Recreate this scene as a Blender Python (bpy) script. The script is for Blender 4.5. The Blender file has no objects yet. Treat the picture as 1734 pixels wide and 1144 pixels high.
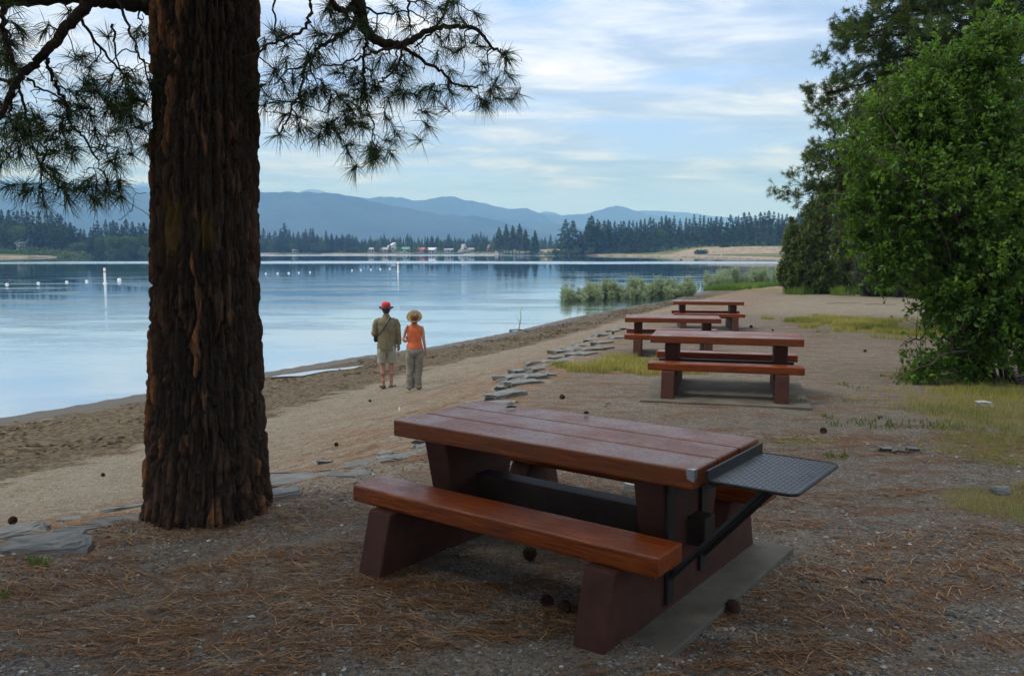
import bpy, bmesh, math, random
import numpy as np
from mathutils import Vector, Matrix
R = math.radians
rng = np.random.default_rng(7)
random.seed(7)
sc = bpy.context.scene
col = sc.collection

# ------------------------------------------------------------------ camera
F_, CX, CY, CH = 1416.87, 867.0, 572.0, 1.7184
TH = math.atan((572 - 422.41) / F_)
cam_d = bpy.data.cameras.new('camera')
cam_d.sensor_width = 36
cam_d.lens = F_ / 1734 * 36
cam_d.clip_start = 0.05
cam_d.clip_end = 60000
cam = bpy.data.objects.new('camera', cam_d)
cam.location = (0, 0, CH)
cam.rotation_euler = (math.pi / 2 - TH, 0, 0)
col.objects.link(cam)
sc.camera = cam

def ray(px, py):
    a = (CY - py) / F_
    return np.array([(px - CX) / F_, math.cos(TH) + a * math.sin(TH), -math.sin(TH) + a * math.cos(TH)])
def onz(px, py, z):
    d = ray(px, py); t = (z - CH) / d[2]
    return d * t + np.array([0, 0, CH])
def aty(px, py, Y):
    d = ray(px, py)
    return d * (Y / d[1]) + np.array([0, 0, CH])

# ------------------------------------------------------------------ noise
def _h(ix, iy, iz, s):
    n = (ix.astype(np.int64) * 374761393 + iy.astype(np.int64) * 668265263 + iz.astype(np.int64) * 2147483647 + s * 974634777) & 0xFFFFFFFF
    n = ((n ^ (n >> 13)) * 1274126177) & 0xFFFFFFFF
    n = (n ^ (n >> 16)) & 0xFFFFFF
    return n / float(0xFFFFFF)
def vnoise(x, y, z=None, s=0):
    x = np.asarray(x, float); y = np.asarray(y, float)
    z = np.zeros_like(x) if z is None else np.asarray(z, float)
    ix, iy, iz = np.floor(x), np.floor(y), np.floor(z)
    fx, fy, fz = x - ix, y - iy, z - iz
    fx = fx * fx * (3 - 2 * fx); fy = fy * fy * (3 - 2 * fy); fz = fz * fz * (3 - 2 * fz)
    def c(a, b, d): return _h(ix + a, iy + b, iz + d, s)
    x00 = c(0,0,0)*(1-fx)+c(1,0,0)*fx; x10 = c(0,1,0)*(1-fx)+c(1,1,0)*fx
    x01 = c(0,0,1)*(1-fx)+c(1,0,1)*fx; x11 = c(0,1,1)*(1-fx)+c(1,1,1)*fx
    return (x00*(1-fy)+x10*fy)*(1-fz)+(x01*(1-fy)+x11*fy)*fz
def fbm(x, y, z=None, o=4, s=0):
    t = 0; a = .5; k = 1.0; n = 0
    for i in range(o):
        t = t + a * vnoise(np.asarray(x)*k, np.asarray(y)*k, None if z is None else np.asarray(z)*k, s+i); n += a
        a *= .5; k *= 2.03
    return t / n
def sstep(a, b, x):
    t = np.clip((x - a) / (b - a), 0, 1)
    return t * t * (3 - 2 * t)

# ------------------------------------------------------------------ mesh helpers
class MB:
    def __init__(s): s.v = []; s.f = {3: [], 4: []}; s.n = 0; s.t = []; s.m = {3: [], 4: []}
    def add(s, v, f, tone=None, mi=0):
        v = np.asarray(v, float).reshape(-1, 3); f = np.asarray(f, int)
        k = f.shape[1]
        s.v.append(v); s.f[k].append(f + s.n); s.m[k].append(np.full(len(f), mi))
        s.t.append(np.full(len(v), .5) if tone is None else np.broadcast_to(tone, (len(v),)).astype(float))
        s.n += len(v); return s
    def build(s, name, mats, parent=None, smooth=False, attrs=None):
        me = bpy.data.meshes.new(name)
        V = np.concatenate(s.v) if s.v else np.zeros((0, 3))
        if parent is not None:
            V = V - np.array(WLOC.get(parent.name, (0, 0, 0)))
        T = np.concatenate(s.f[3]) if s.f[3] else np.zeros((0, 3), int)
        Q = np.concatenate(s.f[4]) if s.f[4] else np.zeros((0, 4), int)
        me.vertices.add(len(V)); me.vertices.foreach_set('co', V.astype(np.float32).ravel())
        nl = T.size + Q.size
        me.loops.add(nl); me.loops.foreach_set('vertex_index', np.concatenate([T.ravel(), Q.ravel()]).astype(np.int32))
        me.polygons.add(len(T) + len(Q))
        ls = np.concatenate([np.arange(len(T)) * 3, T.size + np.arange(len(Q)) * 4]).astype(np.int32)
        me.polygons.foreach_set('loop_start', ls)
        try: me.polygons.foreach_set('loop_total', np.concatenate([np.full(len(T), 3), np.full(len(Q), 4)]).astype(np.int32))
        except Exception: pass
        mi = np.concatenate([np.concatenate(s.m[3]) if s.m[3] else np.zeros(0), np.concatenate(s.m[4]) if s.m[4] else np.zeros(0)]).astype(np.int32)
        me.polygons.foreach_set('material_index', mi)
        me.polygons.foreach_set('use_smooth', np.full(len(mi), smooth))
        a = me.attributes.new('tone', 'FLOAT', 'POINT'); a.data.foreach_set('value', np.concatenate(s.t).astype(np.float32) if s.t else [])
        for k, val in (attrs or {}).items():
            if val.ndim == 2:
                a = me.attributes.new(k, 'FLOAT_COLOR', 'POINT'); a.data.foreach_set('color', val.astype(np.float32).ravel())
            else:
                a = me.attributes.new(k, 'FLOAT', 'POINT'); a.data.foreach_set('value', val.astype(np.float32))
        me.update(calc_edges=True); me.validate()
        for m in (mats if isinstance(mats, (list, tuple)) else [mats]): me.materials.append(m)
        o = bpy.data.objects.new(name, me); col.objects.link(o)
        if parent is not None: o.parent = parent
        return o
WLOC = {}      # base positions of the Empties (children store local coordinates)

def tag(o, label=None, cat=None, group=None, kind=None):
    if label: o['label'] = label
    if cat: o['category'] = cat
    if group: o['group'] = group
    if kind: o['kind'] = kind
    return o
def empty(name, loc, label, cat, group=None, rz=0):
    o = bpy.data.objects.new(name, None); col.objects.link(o)
    o.location = tuple(float(q) for q in loc); o.rotation_euler = (0, 0, rz); o.empty_display_size = .2
    if rz == 0: WLOC[o.name] = tuple(o.location)      # children are then built in world coordinates
    return tag(o, label, cat, group)
def copy_tree(o, parent=None):
    c = o.copy(); col.objects.link(c)
    if parent is not None: c.parent = parent
    for ch in list(o.children): copy_tree(ch, c)
    return c

def tube(mb, pts, rad, n=8, tone=None, cap=True, mi=0, ry=None, ref=(0, 0, 1)):
    P = np.asarray(pts, float); m = len(P)
    r = np.broadcast_to(np.asarray(rad, float), (m,)); r2 = r if ry is None else np.broadcast_to(np.asarray(ry, float), (m,))
    T = np.gradient(P, axis=0); T /= np.linalg.norm(T, axis=1)[:, None] + 1e-12
    ref = np.array(ref, float)
    A = np.cross(T, ref); l = np.linalg.norm(A, axis=1)
    A[l < 1e-3] = np.cross(T[l < 1e-3], np.array([0, 1, 0.01])); A /= np.linalg.norm(A, axis=1)[:, None]
    B = np.cross(T, A)
    th = np.linspace(0, 2 * math.pi, n, endpoint=False)
    V = P[:, None] + A[:, None] * (np.cos(th)[None, :, None] * r[:, None, None]) + B[:, None] * (np.sin(th)[None, :, None] * r2[:, None, None])
    V = V.reshape(-1, 3)
    i = np.arange(m - 1)[:, None] * n; j = np.arange(n)[None]; k = (j + 1) % n
    Fq = np.stack([i + j, i + n + j, i + n + k, i + k], -1).reshape(-1, 4)
    mb.add(V, Fq, tone, mi)
    if cap:
        for q, e in ((0, 0), (m - 1, 1)):
            base = V[q * n:(q + 1) * n]; c = P[q]
            f = [[(a + 1) % n, a, n] if e == 0 else [a, (a + 1) % n, n] for a in range(n)]
            mb.add(np.vstack([base, c]), f, tone if np.isscalar(tone) or tone is None else .5, mi)
    return mb

def box(mb, lo, hi, mi=0, tone=None):
    x0, y0, z0 = lo; x1, y1, z1 = hi
    v = [(x0,y0,z0),(x1,y0,z0),(x1,y1,z0),(x0,y1,z0),(x0,y0,z1),(x1,y0,z1),(x1,y1,z1),(x0,y1,z1)]
    f = [(0,3,2,1),(4,5,6,7),(0,1,5,4),(1,2,6,5),(2,3,7,6),(3,0,4,7)]
    return mb.add(v, f, tone, mi)

def bm_obj(name, bm, mats, parent=None, smooth=False, bevel=0, seg=2):
    if bevel:
        bmesh.ops.bevel(bm, geom=list(bm.edges), offset=bevel, segments=seg, affect='EDGES', profile=.6)
    me = bpy.data.meshes.new(name); bm.to_mesh(me); bm.free()
    for m in (mats if isinstance(mats, (list, tuple)) else [mats]): me.materials.append(m)
    for p in me.polygons: p.use_smooth = smooth
    o = bpy.data.objects.new(name, me); col.objects.link(o)
    if parent is not None: o.parent = parent
    return o
def bm_box(lo, hi):
    bm = bmesh.new()
    v = [bm.verts.new(p) for p in [(lo[0],lo[1],lo[2]),(hi[0],lo[1],lo[2]),(hi[0],hi[1],lo[2]),(lo[0],hi[1],lo[2]),(lo[0],lo[1],hi[2]),(hi[0],lo[1],hi[2]),(hi[0],hi[1],hi[2]),(lo[0],hi[1],hi[2])]]
    for f in [(0,3,2,1),(4,5,6,7),(0,1,5,4),(1,2,6,5),(2,3,7,6),(3,0,4,7)]: bm.faces.new([v[i] for i in f])
    return bm
def bm_prism(poly, x0, x1):       # polygon in (y,z), extruded along x
    bm = bmesh.new()
    a = [bm.verts.new((x0, p[0], p[1])) for p in poly]; b = [bm.verts.new((x1, p[0], p[1])) for p in poly]
    bm.faces.new(a[::-1]); bm.faces.new(b)
    for i in range(len(poly)):
        j = (i + 1) % len(poly); bm.faces.new([a[i], a[j], b[j], b[i]])
    bmesh.ops.recalc_face_normals(bm, faces=list(bm.faces))
    return bm

# ------------------------------------------------------------------ material helpers
class NT:
    def __init__(s, name):
        s.m = bpy.data.materials.new(name); s.m.use_nodes = True; s.t = s.m.node_tree
        s.b = s.t.nodes['Principled BSDF']; s.out = s.t.nodes['Material Output']
    def n(s, typ, **k):
        o = s.t.nodes.new(typ)
        for a, v in k.items():
            if a in o.inputs: s.set(o, a, v)
            else: setattr(o, a, v)
        return o
    def set(s, o, key, v):
        if isinstance(v, bpy.types.NodeSocket): s.t.links.new(v, o.inputs[key])
        else: o.inputs[key].default_value = v
    def pos(s):
        if not hasattr(s, '_g'): s._g = s.n('ShaderNodeNewGeometry')
        return s._g.outputs['Position']
    def obj(s):
        if not hasattr(s, '_o'): s._o = s.n('ShaderNodeTexCoord')
        return s._o.outputs['Object']
    def mapv(s, v, scale=(1, 1, 1), rot=(0, 0, 0)):
        m = s.n('ShaderNodeMapping'); s.set(m, 'Vector', v); m.inputs['Scale'].default_value = scale; m.inputs['Rotation'].default_value = rot
        return m.outputs[0]
    def noise(s, v, sc_, det=4, rough=.55, dist=0):
        m = s.n('ShaderNodeTexNoise'); s.set(m, 'Vector', v); s.set(m, 'Scale', sc_); s.set(m, 'Detail', det); s.set(m, 'Roughness', rough); s.set(m, 'Distortion', dist)
        return m.outputs[0]
    def voro(s, v, sc_, feat='F1', out='Distance', rnd=1):
        m = s.n('ShaderNodeTexVoronoi'); m.feature = feat; s.set(m, 'Vector', v); s.set(m, 'Scale', sc_); s.set(m, 'Randomness', rnd)
        return m.outputs[out]
    def ramp(s, f, stops):
        m = s.n('ShaderNodeValToRGB'); s.set(m, 0, f); e = m.color_ramp.elements
        while len(e) < len(stops): e.new(.5)
        for i, (p, c) in enumerate(stops):
            e[i].position = p; e[i].color = (*c, 1) if not np.isscalar(c) else (c, c, c, 1)
        return m.outputs[0]
    def mix(s, f, a, b, mode='MIX'):
        m = s.n('ShaderNodeMix'); m.data_type = 'RGBA'; m.blend_type = mode
        for key, v in ((0, f), (6, a), (7, b)):
            if isinstance(v, bpy.types.NodeSocket): s.t.links.new(v, m.inputs[key])
            else: m.inputs[key].default_value = v if key == 0 else ((*v, 1) if len(v) == 3 else v)
        return m.outputs[2]
    def math(s, op, a, b=0, c=0, clamp=False):
        m = s.n('ShaderNodeMath'); m.operation = op; m.use_clamp = clamp
        for i, v in enumerate((a, b, c)): s.set(m, i, v)
        return m.outputs[0]
    def mr(s, v, a, b, c=0., d=1., smooth=True):
        m = s.n('ShaderNodeMapRange'); m.interpolation_type = 'SMOOTHSTEP' if smooth else 'LINEAR'
        for k, q in zip(('Value', 'From Min', 'From Max', 'To Min', 'To Max'), (v, a, b, c, d)): s.set(m, k, q)
        return m.outputs[0]
    def attr(s, name, out='Fac'):
        m = s.n('ShaderNodeAttribute'); m.attribute_name = name; return m.outputs[out]
    def bump(s, h, st=.5, dist=.01, nrm=None):
        m = s.n('ShaderNodeBump'); s.set(m, 'Height', h); s.set(m, 'Strength', st); s.set(m, 'Distance', dist)
        if nrm is not None: s.set(m, 'Normal', nrm)
        return m.outputs[0]
    def fin(s, color=None, rough=None, normal=None, spec=None, **k):
        if color is not None: s.set(s.b, 'Base Color', color if isinstance(color, bpy.types.NodeSocket) else (*color, 1))
        if rough is not None: s.set(s.b, 'Roughness', rough)
        if normal is not None: s.set(s.b, 'Normal', normal)
        if spec is not None: s.set(s.b, 'Specular IOR Level', spec)
        for a, v in k.items(): s.set(s.b, a, v)
        return s.m

def simple(name, c1, c2, scale=8, rough=.7, bump=.3, bd=.005, spec=.3, det=5, coord='obj', **k):
    m = NT(name); v = m.obj() if coord == 'obj' else m.pos()
    n = m.noise(v, scale, det)
    c = m.ramp(n, [(.3, c1), (.7, c2)])
    return m.fin(c, rough, m.bump(m.noise(v, scale * 4, 4), bump, bd), spec, **k)

def foliage(name, c1, c2, c3=None, rough=.55, trans=.25, spec=.3):
    """leaf material: tone attribute drives hue; thin leaves let some light through"""
    m = NT(name)
    t = m.attr('tone')
    c = m.ramp(t, [(0, c1), (.75, c2), (1, c3 or c2)])
    m.fin(c, rough, spec=spec)
    tr = m.n('ShaderNodeBsdfTranslucent'); m.set(tr, 'Color', m.mix(.35, c, (.25, .4, .03)))
    ms = m.n('ShaderNodeMixShader'); m.set(ms, 0, trans)
    m.t.links.new(m.b.outputs[0], ms.inputs[1]); m.t.links.new(tr.outputs[0], ms.inputs[2]); m.t.links.new(ms.outputs[0], m.out.inputs[0])
    return m.m
HAZE_D, SKY_S, SUN_S, EXPO = 2.8e-4, .135, 1.5, 0.5
# ------------------------------------------------------------------ terrain layout
ZW = -1.4
near_px = [(0,706),(120,687),(245,665),(345,648),(445,630),(600,604),(740,585),(867,561),(968,537),(1070,518),(1136,508),(1196,491),(1250,485),(1320,479)]
near_sh = [tuple(onz(x, y, ZW)[:2]) for x, y in near_px]
far_px = [(1320,441),(1250,437.5),(1180,435.6),(1100,434),(1000,433),(950,432.2),(900,431.6),(850,431.4),(780,430.9),(650,430.9),(500,431),(300,431),(200,431.5),(150,434.6),(100,435.6),(0,436.4),(-120,437)]
far_sh = [tuple(onz(x, y, ZW)[:2]) for x, y in far_px]
LAKE = [(-300,-90),(-90,-34),(-42,-7),(-21,6.5)] + near_sh + [(60,104),(100,140),(112,190),(95,228)] + far_sh + [(-330,260),(-480,150),(-500,-40)]
LAKE = np.array(LAKE)
stone_px = [(-40,940),(100,905),(240,880),(380,852),(470,832),(560,808),(640,785),(720,762),(790,735),(830,700),(855,670),(885,645),(930,620),(985,595),(1030,572),(1062,558)]
SL_ = [tuple(onz(x, y, 0.0 if y > 700 else -.15 if y > 600 else -.33)[:2]) for x, y in stone_px]
STONE = np.array([(-60,-40),(-14,-6),(-6,2.2)] + SL_ + [(5,27),(8.5,36),(14,50),(25,68),(50,88)])
PLAT = np.vstack([STONE, [(120,95),(300,95),(300,-300),(-60,-300)]])

def seg_dist(px, py, poly, closed):
    P = poly if not closed else np.vstack([poly, poly[:1]])
    best = np.full(px.shape, 1e18)
    for a, b in zip(P[:-1], P[1:]):
        d = b - a; L = d @ d
        t = np.clip(((px - a[0]) * d[0] + (py - a[1]) * d[1]) / L, 0, 1)
        best = np.minimum(best, (px - a[0] - t * d[0]) ** 2 + (py - a[1] - t * d[1]) ** 2)
    return np.sqrt(best)
def inside(px, py, poly):
    r = np.zeros(px.shape, bool); P = np.vstack([poly, poly[:1]])
    for a, b in zip(P[:-1], P[1:]):
        if a[1] == b[1]: continue
        c = ((a[1] > py) != (b[1] > py)) & (px < (b[0] - a[0]) * (py - a[1]) / (b[1] - a[1]) + a[0])
        r ^= c
    return r
def terrain(x, y, detail=True):
    x = np.atleast_1d(np.asarray(x, float)); y = np.atleast_1d(np.asarray(y, float))
    ds = seg_dist(x, y, LAKE, True); wat = inside(x, y, LAKE)
    dl = seg_dist(x, y, STONE, False); pl = inside(x, y, PLAT)
    yy = np.hypot(x * .5, y)
    zp = np.interp(yy, [0, 6.5, 10.5, 16.3, 23, 40, 70, 120], [0, 0, -.11, -.33, -.40, -.55, -.85, -1.0])
    t = ds / (ds + dl + 1e-9)
    zb = ZW + (zp - ZW) * t ** 2.35
    z = np.where(pl, ZW + (zp - ZW) * sstep(-2, 6, ds), zb)
    # land across the lake
    zf = ZW + .15 + 1.5 * (1 - np.exp(-ds / 14))
    def bumpf(cx, cy, sx, sy, h): return h * np.exp(-((x - cx) / sx) ** 2 - ((y - cy) / sy) ** 2)
    sandb = 2.9 * sstep(68, 92, x) * sstep(366, 378, y + .3 * (x - 90)) * (.85 + .3 * vnoise(x / 9, y / 30, s=3))
    zf = zf + bumpf(14, 476, 26, 22, 2.6) + sandb + bumpf(-180, 372, 26, 18, 2.2) + bumpf(44, 470, 20, 25, 1.5)
    w = np.maximum(sstep(125, 165, y + .35 * np.abs(x)), sstep(250, 300, np.abs(x)))
    farland = sstep(0, 1, (w))
    z = z * (1 - farland) + zf * farland
    z = z + 12 * sstep(700, 2500, np.hypot(x, y)) * farland * (fbm(x / 900, y / 900, s=4) * 1.2)
    z = np.where(wat, ZW - np.minimum(.10 * ds, 1.4), z)
    if detail:
        lo = np.where(wat, 0, 1.)
        z = z + lo * ((fbm(x * .9, y * .9, s=9) - .5) * .05 * sstep(0, 2.5, ds) + (fbm(x * 5, y * 5, s=19) - .5) * .018 * sstep(.5, 3, ds)) + np.where(wat, 0, .05 * sstep(0, 1.0, ds) * (1 - sstep(3, 7, ds)))
        beach = (~pl) & (~wat) & (farland < .5)
        z = z + np.where(beach, ((fbm(x * 2.2, y * 2.2, s=29) - .5) * .09 + (fbm(x * 7, y * 7, s=39) - .5) * .035) * sstep(1.0, 4, ds), 0)
        # loose dirt drifted over the lake-side half of the near slab
        c, s_ = math.cos(-.6398), math.sin(-.6398)
        lx = c * (x - .2956) + s_ * (y - 4.4383); ly = -s_ * (x - .2956) + c * (y - 4.4383)
        z = z - .004 * (pl)
        z = z + .052 * sstep(.72, .30, lx + .35 * (vnoise(x * 3, y * 3, s=55) - .5) - .55 * sstep(-.35, -.85, ly)) * (np.abs(lx) < 1.8) * sstep(1.7, 1.15, np.abs(ly)) * sstep(-1.8, -1.2, lx)
    return z
def zat(x, y): return float(terrain(x, y)[0])
def hit(px, py):
    d = ray(px, py); t = 1.5 * 1.004 ** np.arange(1700)
    P = d[None] * t[:, None] + np.array([0, 0, CH])
    z = terrain(P[:, 0], P[:, 1]); k = np.argmax(P[:, 2] < z)
    a, b = t[max(k - 1, 0)], t[k]
    for _ in range(14):
        m = (a + b) / 2; p = d * m + np.array([0, 0, CH])
        if p[2] < zat(p[0], p[1]): b = m
        else: a = m
    p = d * b + np.array([0, 0, CH]); p[2] = zat(p[0], p[1]); return p

# polar sheet
ang = np.concatenate([np.linspace(-42, 42, 480), np.linspace(44, 316, 100)])
ang = np.radians(90 - ang); na = len(ang)
rad = np.concatenate([[.3, .7, 1.1], 1.5 * np.exp(np.arange(430) * math.log(9500 / 1.5) / 429)])
nr = len(rad)
A_, R_ = np.meshgrid(ang, rad)
X = (R_ * np.cos(A_)).ravel(); Y = (R_ * np.sin(A_)).ravel()
Z = terrain(X, Y)
i = np.arange(nr - 1)[:, None] * na; j = np.arange(na)[None]; k = (j + 1) % na
quads = np.stack([i + j, i + k, i + na + k, i + na + j], -1).reshape(-1, 4)
tri = np.stack([np.full(na, nr * na), np.arange(na), (np.arange(na) + 1) % na], -1)
tri = tri[:, ::-1]
Xa = np.append(X, 0); Ya = np.append(Y, 0); Za = np.append(Z, zat(0, 0))
ds = seg_dist(Xa, Ya, LAKE, True); wat = inside(Xa, Ya, LAKE); pl = inside(Xa, Ya, PLAT); dl = seg_dist(Xa, Ya, STONE, False)
far = np.maximum(sstep(125, 165, Ya + .35 * np.abs(Xa)), sstep(250, 300, np.abs(Xa)))
beach = ((~pl) & (far < .5)).astype(float)
beach = np.maximum(beach, np.exp(-dl / 1.2) * .75 * (Ya > 3.5) * (far < .5))                       # sand drifts over the edging
beach = np.maximum(beach, .75 * sstep(17, 34, Ya) * (far < .5) * sstep(-30, 0, 14 - Xa + .0 * Ya))
dryness = np.where(wat, 0, ds)
t_ = ds / (ds + dl + 1e-9)
debris = np.where((far < .5) & ~wat & ~pl, sstep(.08, .16, t_) * (1 - sstep(.38, .60, t_)), 0)
wet = np.where(~wat & (far < .5), 1 - sstep(.9, 1.5, ds), np.where(wat, 1, 0))
def blob(cx, cy, rx, ry, rot=0):
    c, s_ = math.cos(rot), math.sin(rot); u = ((Xa - cx) * c + (Ya - cy) * s_) / rx; v = (-(Xa - cx) * s_ + (Ya - cy) * c) / ry
    return np.clip(1.1 - (u * u + v * v), 0, 1)
GR = []
for (px, py, rx, ry, rot) in [(1030,618,1.0,1.5,-.5),(1120,628,.9,.8,0),(1450,548,2.4,3.6,.2),(1560,560,3,3,0),(1350,745,.55,.28,0),(1700,660,1.3,1.4,0),(1725,760,1.1,1.0,0),(1730,850,.7,.6,0),(1790,700,2.2,2.5,0),(1640,500,9,3,0),(1420,496,5,2.2,0),(1260,490,4.5,3,0)]:
    p = hit(px, py); GR.append((p[0], p[1], rx, ry, rot))
grass = np.zeros_like(Xa)
for g in GR: grass = np.maximum(grass, blob(*g))
grass = np.maximum(grass, np.where(pl, .9 * sstep(8, 14, Xa - .25 * Ya - 4), 0) * (far < .5))
# far land: meadow / sandy strips / forest floor
sandfar = far * (~wat) * np.maximum(1 - sstep(3, 9, ds), .9 * sstep(66, 80, Xa) * sstep(0, 4, Ya + .3 * (Xa - 90) - 350) * (1 - sstep(384, 388, Ya + .3 * (Xa - 90))))
zone = np.stack([beach, debris, grass, wet], -1); zone2 = np.stack([far, sandfar, t_, dl], -1)
mb = MB(); mb.v.append(np.stack([Xa, Ya, Za], -1)); mb.f[4].append(quads); mb.f[3].append(tri); mb.m[4].append(np.zeros(len(quads))); mb.m[3].append(np.zeros(len(tri)))
mb.t.append(np.zeros(len(Xa)))

g = NT('ground')
P = g.pos(); zc = g.n('ShaderNodeAttribute'); zc.attribute_name = 'zone'; sp = g.n('ShaderNodeSeparateColor'); g.t.links.new(zc.outputs['Color'], sp.inputs[0])
zc2 = g.n('ShaderNodeAttribute'); zc2.attribute_name = 'zone2'; sp2 = g.n('ShaderNodeSeparateColor'); g.t.links.new(zc2.outputs['Color'], sp2.inputs[0])
wetA = zc.outputs['Alpha']
n1 = g.noise(P, 1.1, 5, .6); n2 = g.noise(P, 7, 5, .65); n3 = g.noise(P, 45, 4, .7); n4 = g.noise(P, 170, 2, .6)
def noisy(v, w=.5): return g.math('ADD', v, g.math('MULTIPLY', g.math('SUBTRACT', g.math('MULTIPLY', g.math('ADD', n1, n2), .5), .5), w * 2))
vcol = g.voro(P, 75, out='Color'); vs = g.n('ShaderNodeSeparateColor'); g.t.links.new(vcol, vs.inputs[0])
vd = g.voro(P, 75)
peb = g.ramp(vs.outputs[0], [(0, (.065,.06,.052)), (.45, (.15,.138,.12)), (.8, (.25,.235,.21)), (.93, (.36,.35,.33)), (1, (.55,.54,.51))])
dirt = g.ramp(n2, [(.3, (.155,.118,.082)), (.7, (.32,.255,.185))])
gravel = g.mix(g.mr(n3, .42, .6), dirt, peb)
litter = g.ramp(n3, [(.3, (.09,.036,.015)), (.6, (.25,.10,.035)), (.8, (.36,.18,.08))])
wv = g.mapv(P, (1.3, 5.0, 1), (0, 0, R(12)))
lit_f = g.math('MULTIPLY', g.mr(g.noise(wv, .9, 5, .7), .5, .62), .62)
gravel = g.mix(lit_f, gravel, litter)
sand = g.ramp(n3, [(.32, (.18,.15,.11)), (.5, (.34,.29,.22)), (.72, (.47,.42,.34))])
sand = g.mix(g.mr(n1, .45, .7, 0, .45), sand, (.24,.18,.11))
n5 = g.noise(P, 9, 6, .8); sand = g.mix(g.mr(n5, .46, .60, 0, .55), sand, (.17,.14,.10)); sand = g.mix(g.mr(g.noise(P, 13, 5, .8), .56, .66, 0, .5), sand, (.52,.46,.37))
sand = g.mix(g.mr(g.noise(P, 24, 3, .7), .54, .66, 0, .6), sand, (.10,.075,.045))
sand = g.mix(g.mr(vs.outputs[1], .92, .95, 0, .8), sand, (.07,.06,.05))
# reddish fallen needles blown onto the sand next to the edging
nl = g.math('MULTIPLY', g.mr(zc2.outputs['Alpha'], .5, 4.5, 1., 0.), g.mr(g.noise(g.mapv(P, (1, 3, 1), (0, 0, R(25))), 1.3, 5, .7), .43, .56))
sand = g.mix(g.math('MULTIPLY', nl, .6), sand, g.mix(g.mr(n5, .4, .6), (.30,.13,.05), (.13,.06,.03)))
c = g.mix(g.mr(noisy(sp.outputs[0], .55), .42, .62), gravel, sand)
deb = g.ramp(n5, [(.40, (.035,.024,.013)), (.5, (.11,.078,.040)), (.60, (.25,.19,.11))])
dm = g.mapv(P, (.55, 1.3, 1), (0, 0, R(-35)))
dmask = g.mr(g.math('ADD', sp.outputs[1], g.math('MULTIPLY', g.math('SUBTRACT', g.noise(dm, 1.6, 6, .75), .5), 2.6)), .26, .55)
c = g.mix(g.math('MULTIPLY', g.math('MULTIPLY', dmask, .9), g.mr(sp.outputs[1], 0, .3)), c, deb)
gr = g.ramp(g.math('ADD', g.math('MULTIPLY', n1, .5), g.math('MULTIPLY', n3, .5)), [(.3, (.10,.12,.025)), (.5, (.20,.17,.045)), (.7, (.32,.25,.09))])
c = g.mix(g.math('MULTIPLY', g.mr(noisy(sp.outputs[2], .8), .45, .75), .75), c, gr)
# across the lake
ff = g.ramp(g.noise(P, .12, 5, .6), [(.3, (.045,.055,.022)), (.5, (.10,.12,.035)), (.7, (.20,.19,.07))])
c = g.mix(sp2.outputs[0], c, ff)
sf = g.ramp(g.noise(P, .5, 6, .7), [(.3, (.16,.13,.08)), (.5, (.28,.22,.15)), (.75, (.38,.31,.22))])
c = g.mix(g.mr(g.math('ADD', sp2.outputs[1], g.math('MULTIPLY', g.math('SUBTRACT', g.noise(P, .25, 5, .7), .5), .9)), .3, .6), c, sf)
wetm = g.mr(g.math('ADD', wetA, g.math('MULTIPLY', g.math('SUBTRACT', n1, .5), .7)), .3, .75)
c = g.mix(wetm, c, g.mix(.75, c, (.085,.07,.055)))
hgt = g.math('ADD', g.math('MULTIPLY', g.math('SUBTRACT', 1, vd), .55), g.math('ADD', g.math('MULTIPLY', n3, .8), g.math('MULTIPLY', n2, 1.4)))
bp = g.bump(hgt, 1.0, .035)
g.fin(c, g.mr(wetA, .4, 1, .92, .55), bp, .25)
ground = mb.build('ground', g.m, attrs={'zone': zone, 'zone2': zone2}, smooth=True); tag(ground, kind='structure')

# ------------------------------------------------------------------ lake
w = NT('lake_water'); P = w.pos()
sepx = w.n('ShaderNodeSeparateXYZ'); w.t.links.new(P, sepx.inputs[0]); yy = sepx.outputs[1]; xx = sepx.outputs[0]
edge = w.noise(w.mapv(P, (.012, .03, 1)), 1, 4, .6)
ye = w.math('ADD', yy, w.math('MULTIPLY', w.math('SUBTRACT', edge, .5), 60))
band1 = w.math('MULTIPLY', w.mr(ye, 400, 420), .9)
band2 = w.math('MULTIPLY', w.math('MULTIPLY', w.mr(ye, 176, 190), w.mr(ye, 232, 214)), w.mr(w.noise(w.mapv(P, (.010, .035, 1)), 1.6, 4, .6), .38, .48, .35, 1.0))
ruf = w.math('MAXIMUM', band1, band2)
near = w.mr(yy, 20, 75, 1, 0)
r1 = w.noise(w.mapv(P, (.9, 2.6, 1), (0, 0, R(8))), 1.0, 3, .55)
r2 = w.noise(w.mapv(P, (3.2, 9, 1), (0, 0, R(-6))), 1.0, 3, .6)
r3 = w.noise(w.mapv(P, (.10, .30, 1)), 1.0, 3, .6)
hh = w.math('ADD', w.math('MULTIPLY', r1, 1.0), w.math('MULTIPLY', r2, .35))
amp = w.mr(r3, .44, .58, .12, 1.1)
amp = w.math('MULTIPLY', amp, w.mr(yy, 14, 40, .35, 1.0))
st = w.math('ADD', w.math('MULTIPLY', amp, w.mr(yy, 55, 150, .075, .008)), w.math('MULTIPLY', ruf, .60))
b1 = w.n('ShaderNodeBump'); w.set(b1, 'Height', hh); w.set(b1, 'Strength', st); w.set(b1, 'Distance', .25)
gl = w.n('ShaderNodeBsdfGlossy'); gl.inputs['Color'].default_value = (.88, .93, .97, 1); w.set(gl, 'Normal', b1.outputs[0])
w.set(gl, 'Roughness', w.math('ADD', .02, w.math('MULTIPLY', ruf, .20)))
df = w.n('ShaderNodeBsdfDiffuse'); w.set(df, 'Color', w.mix(near, (.010, .065, .12), (.10, .14, .15)))
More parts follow.
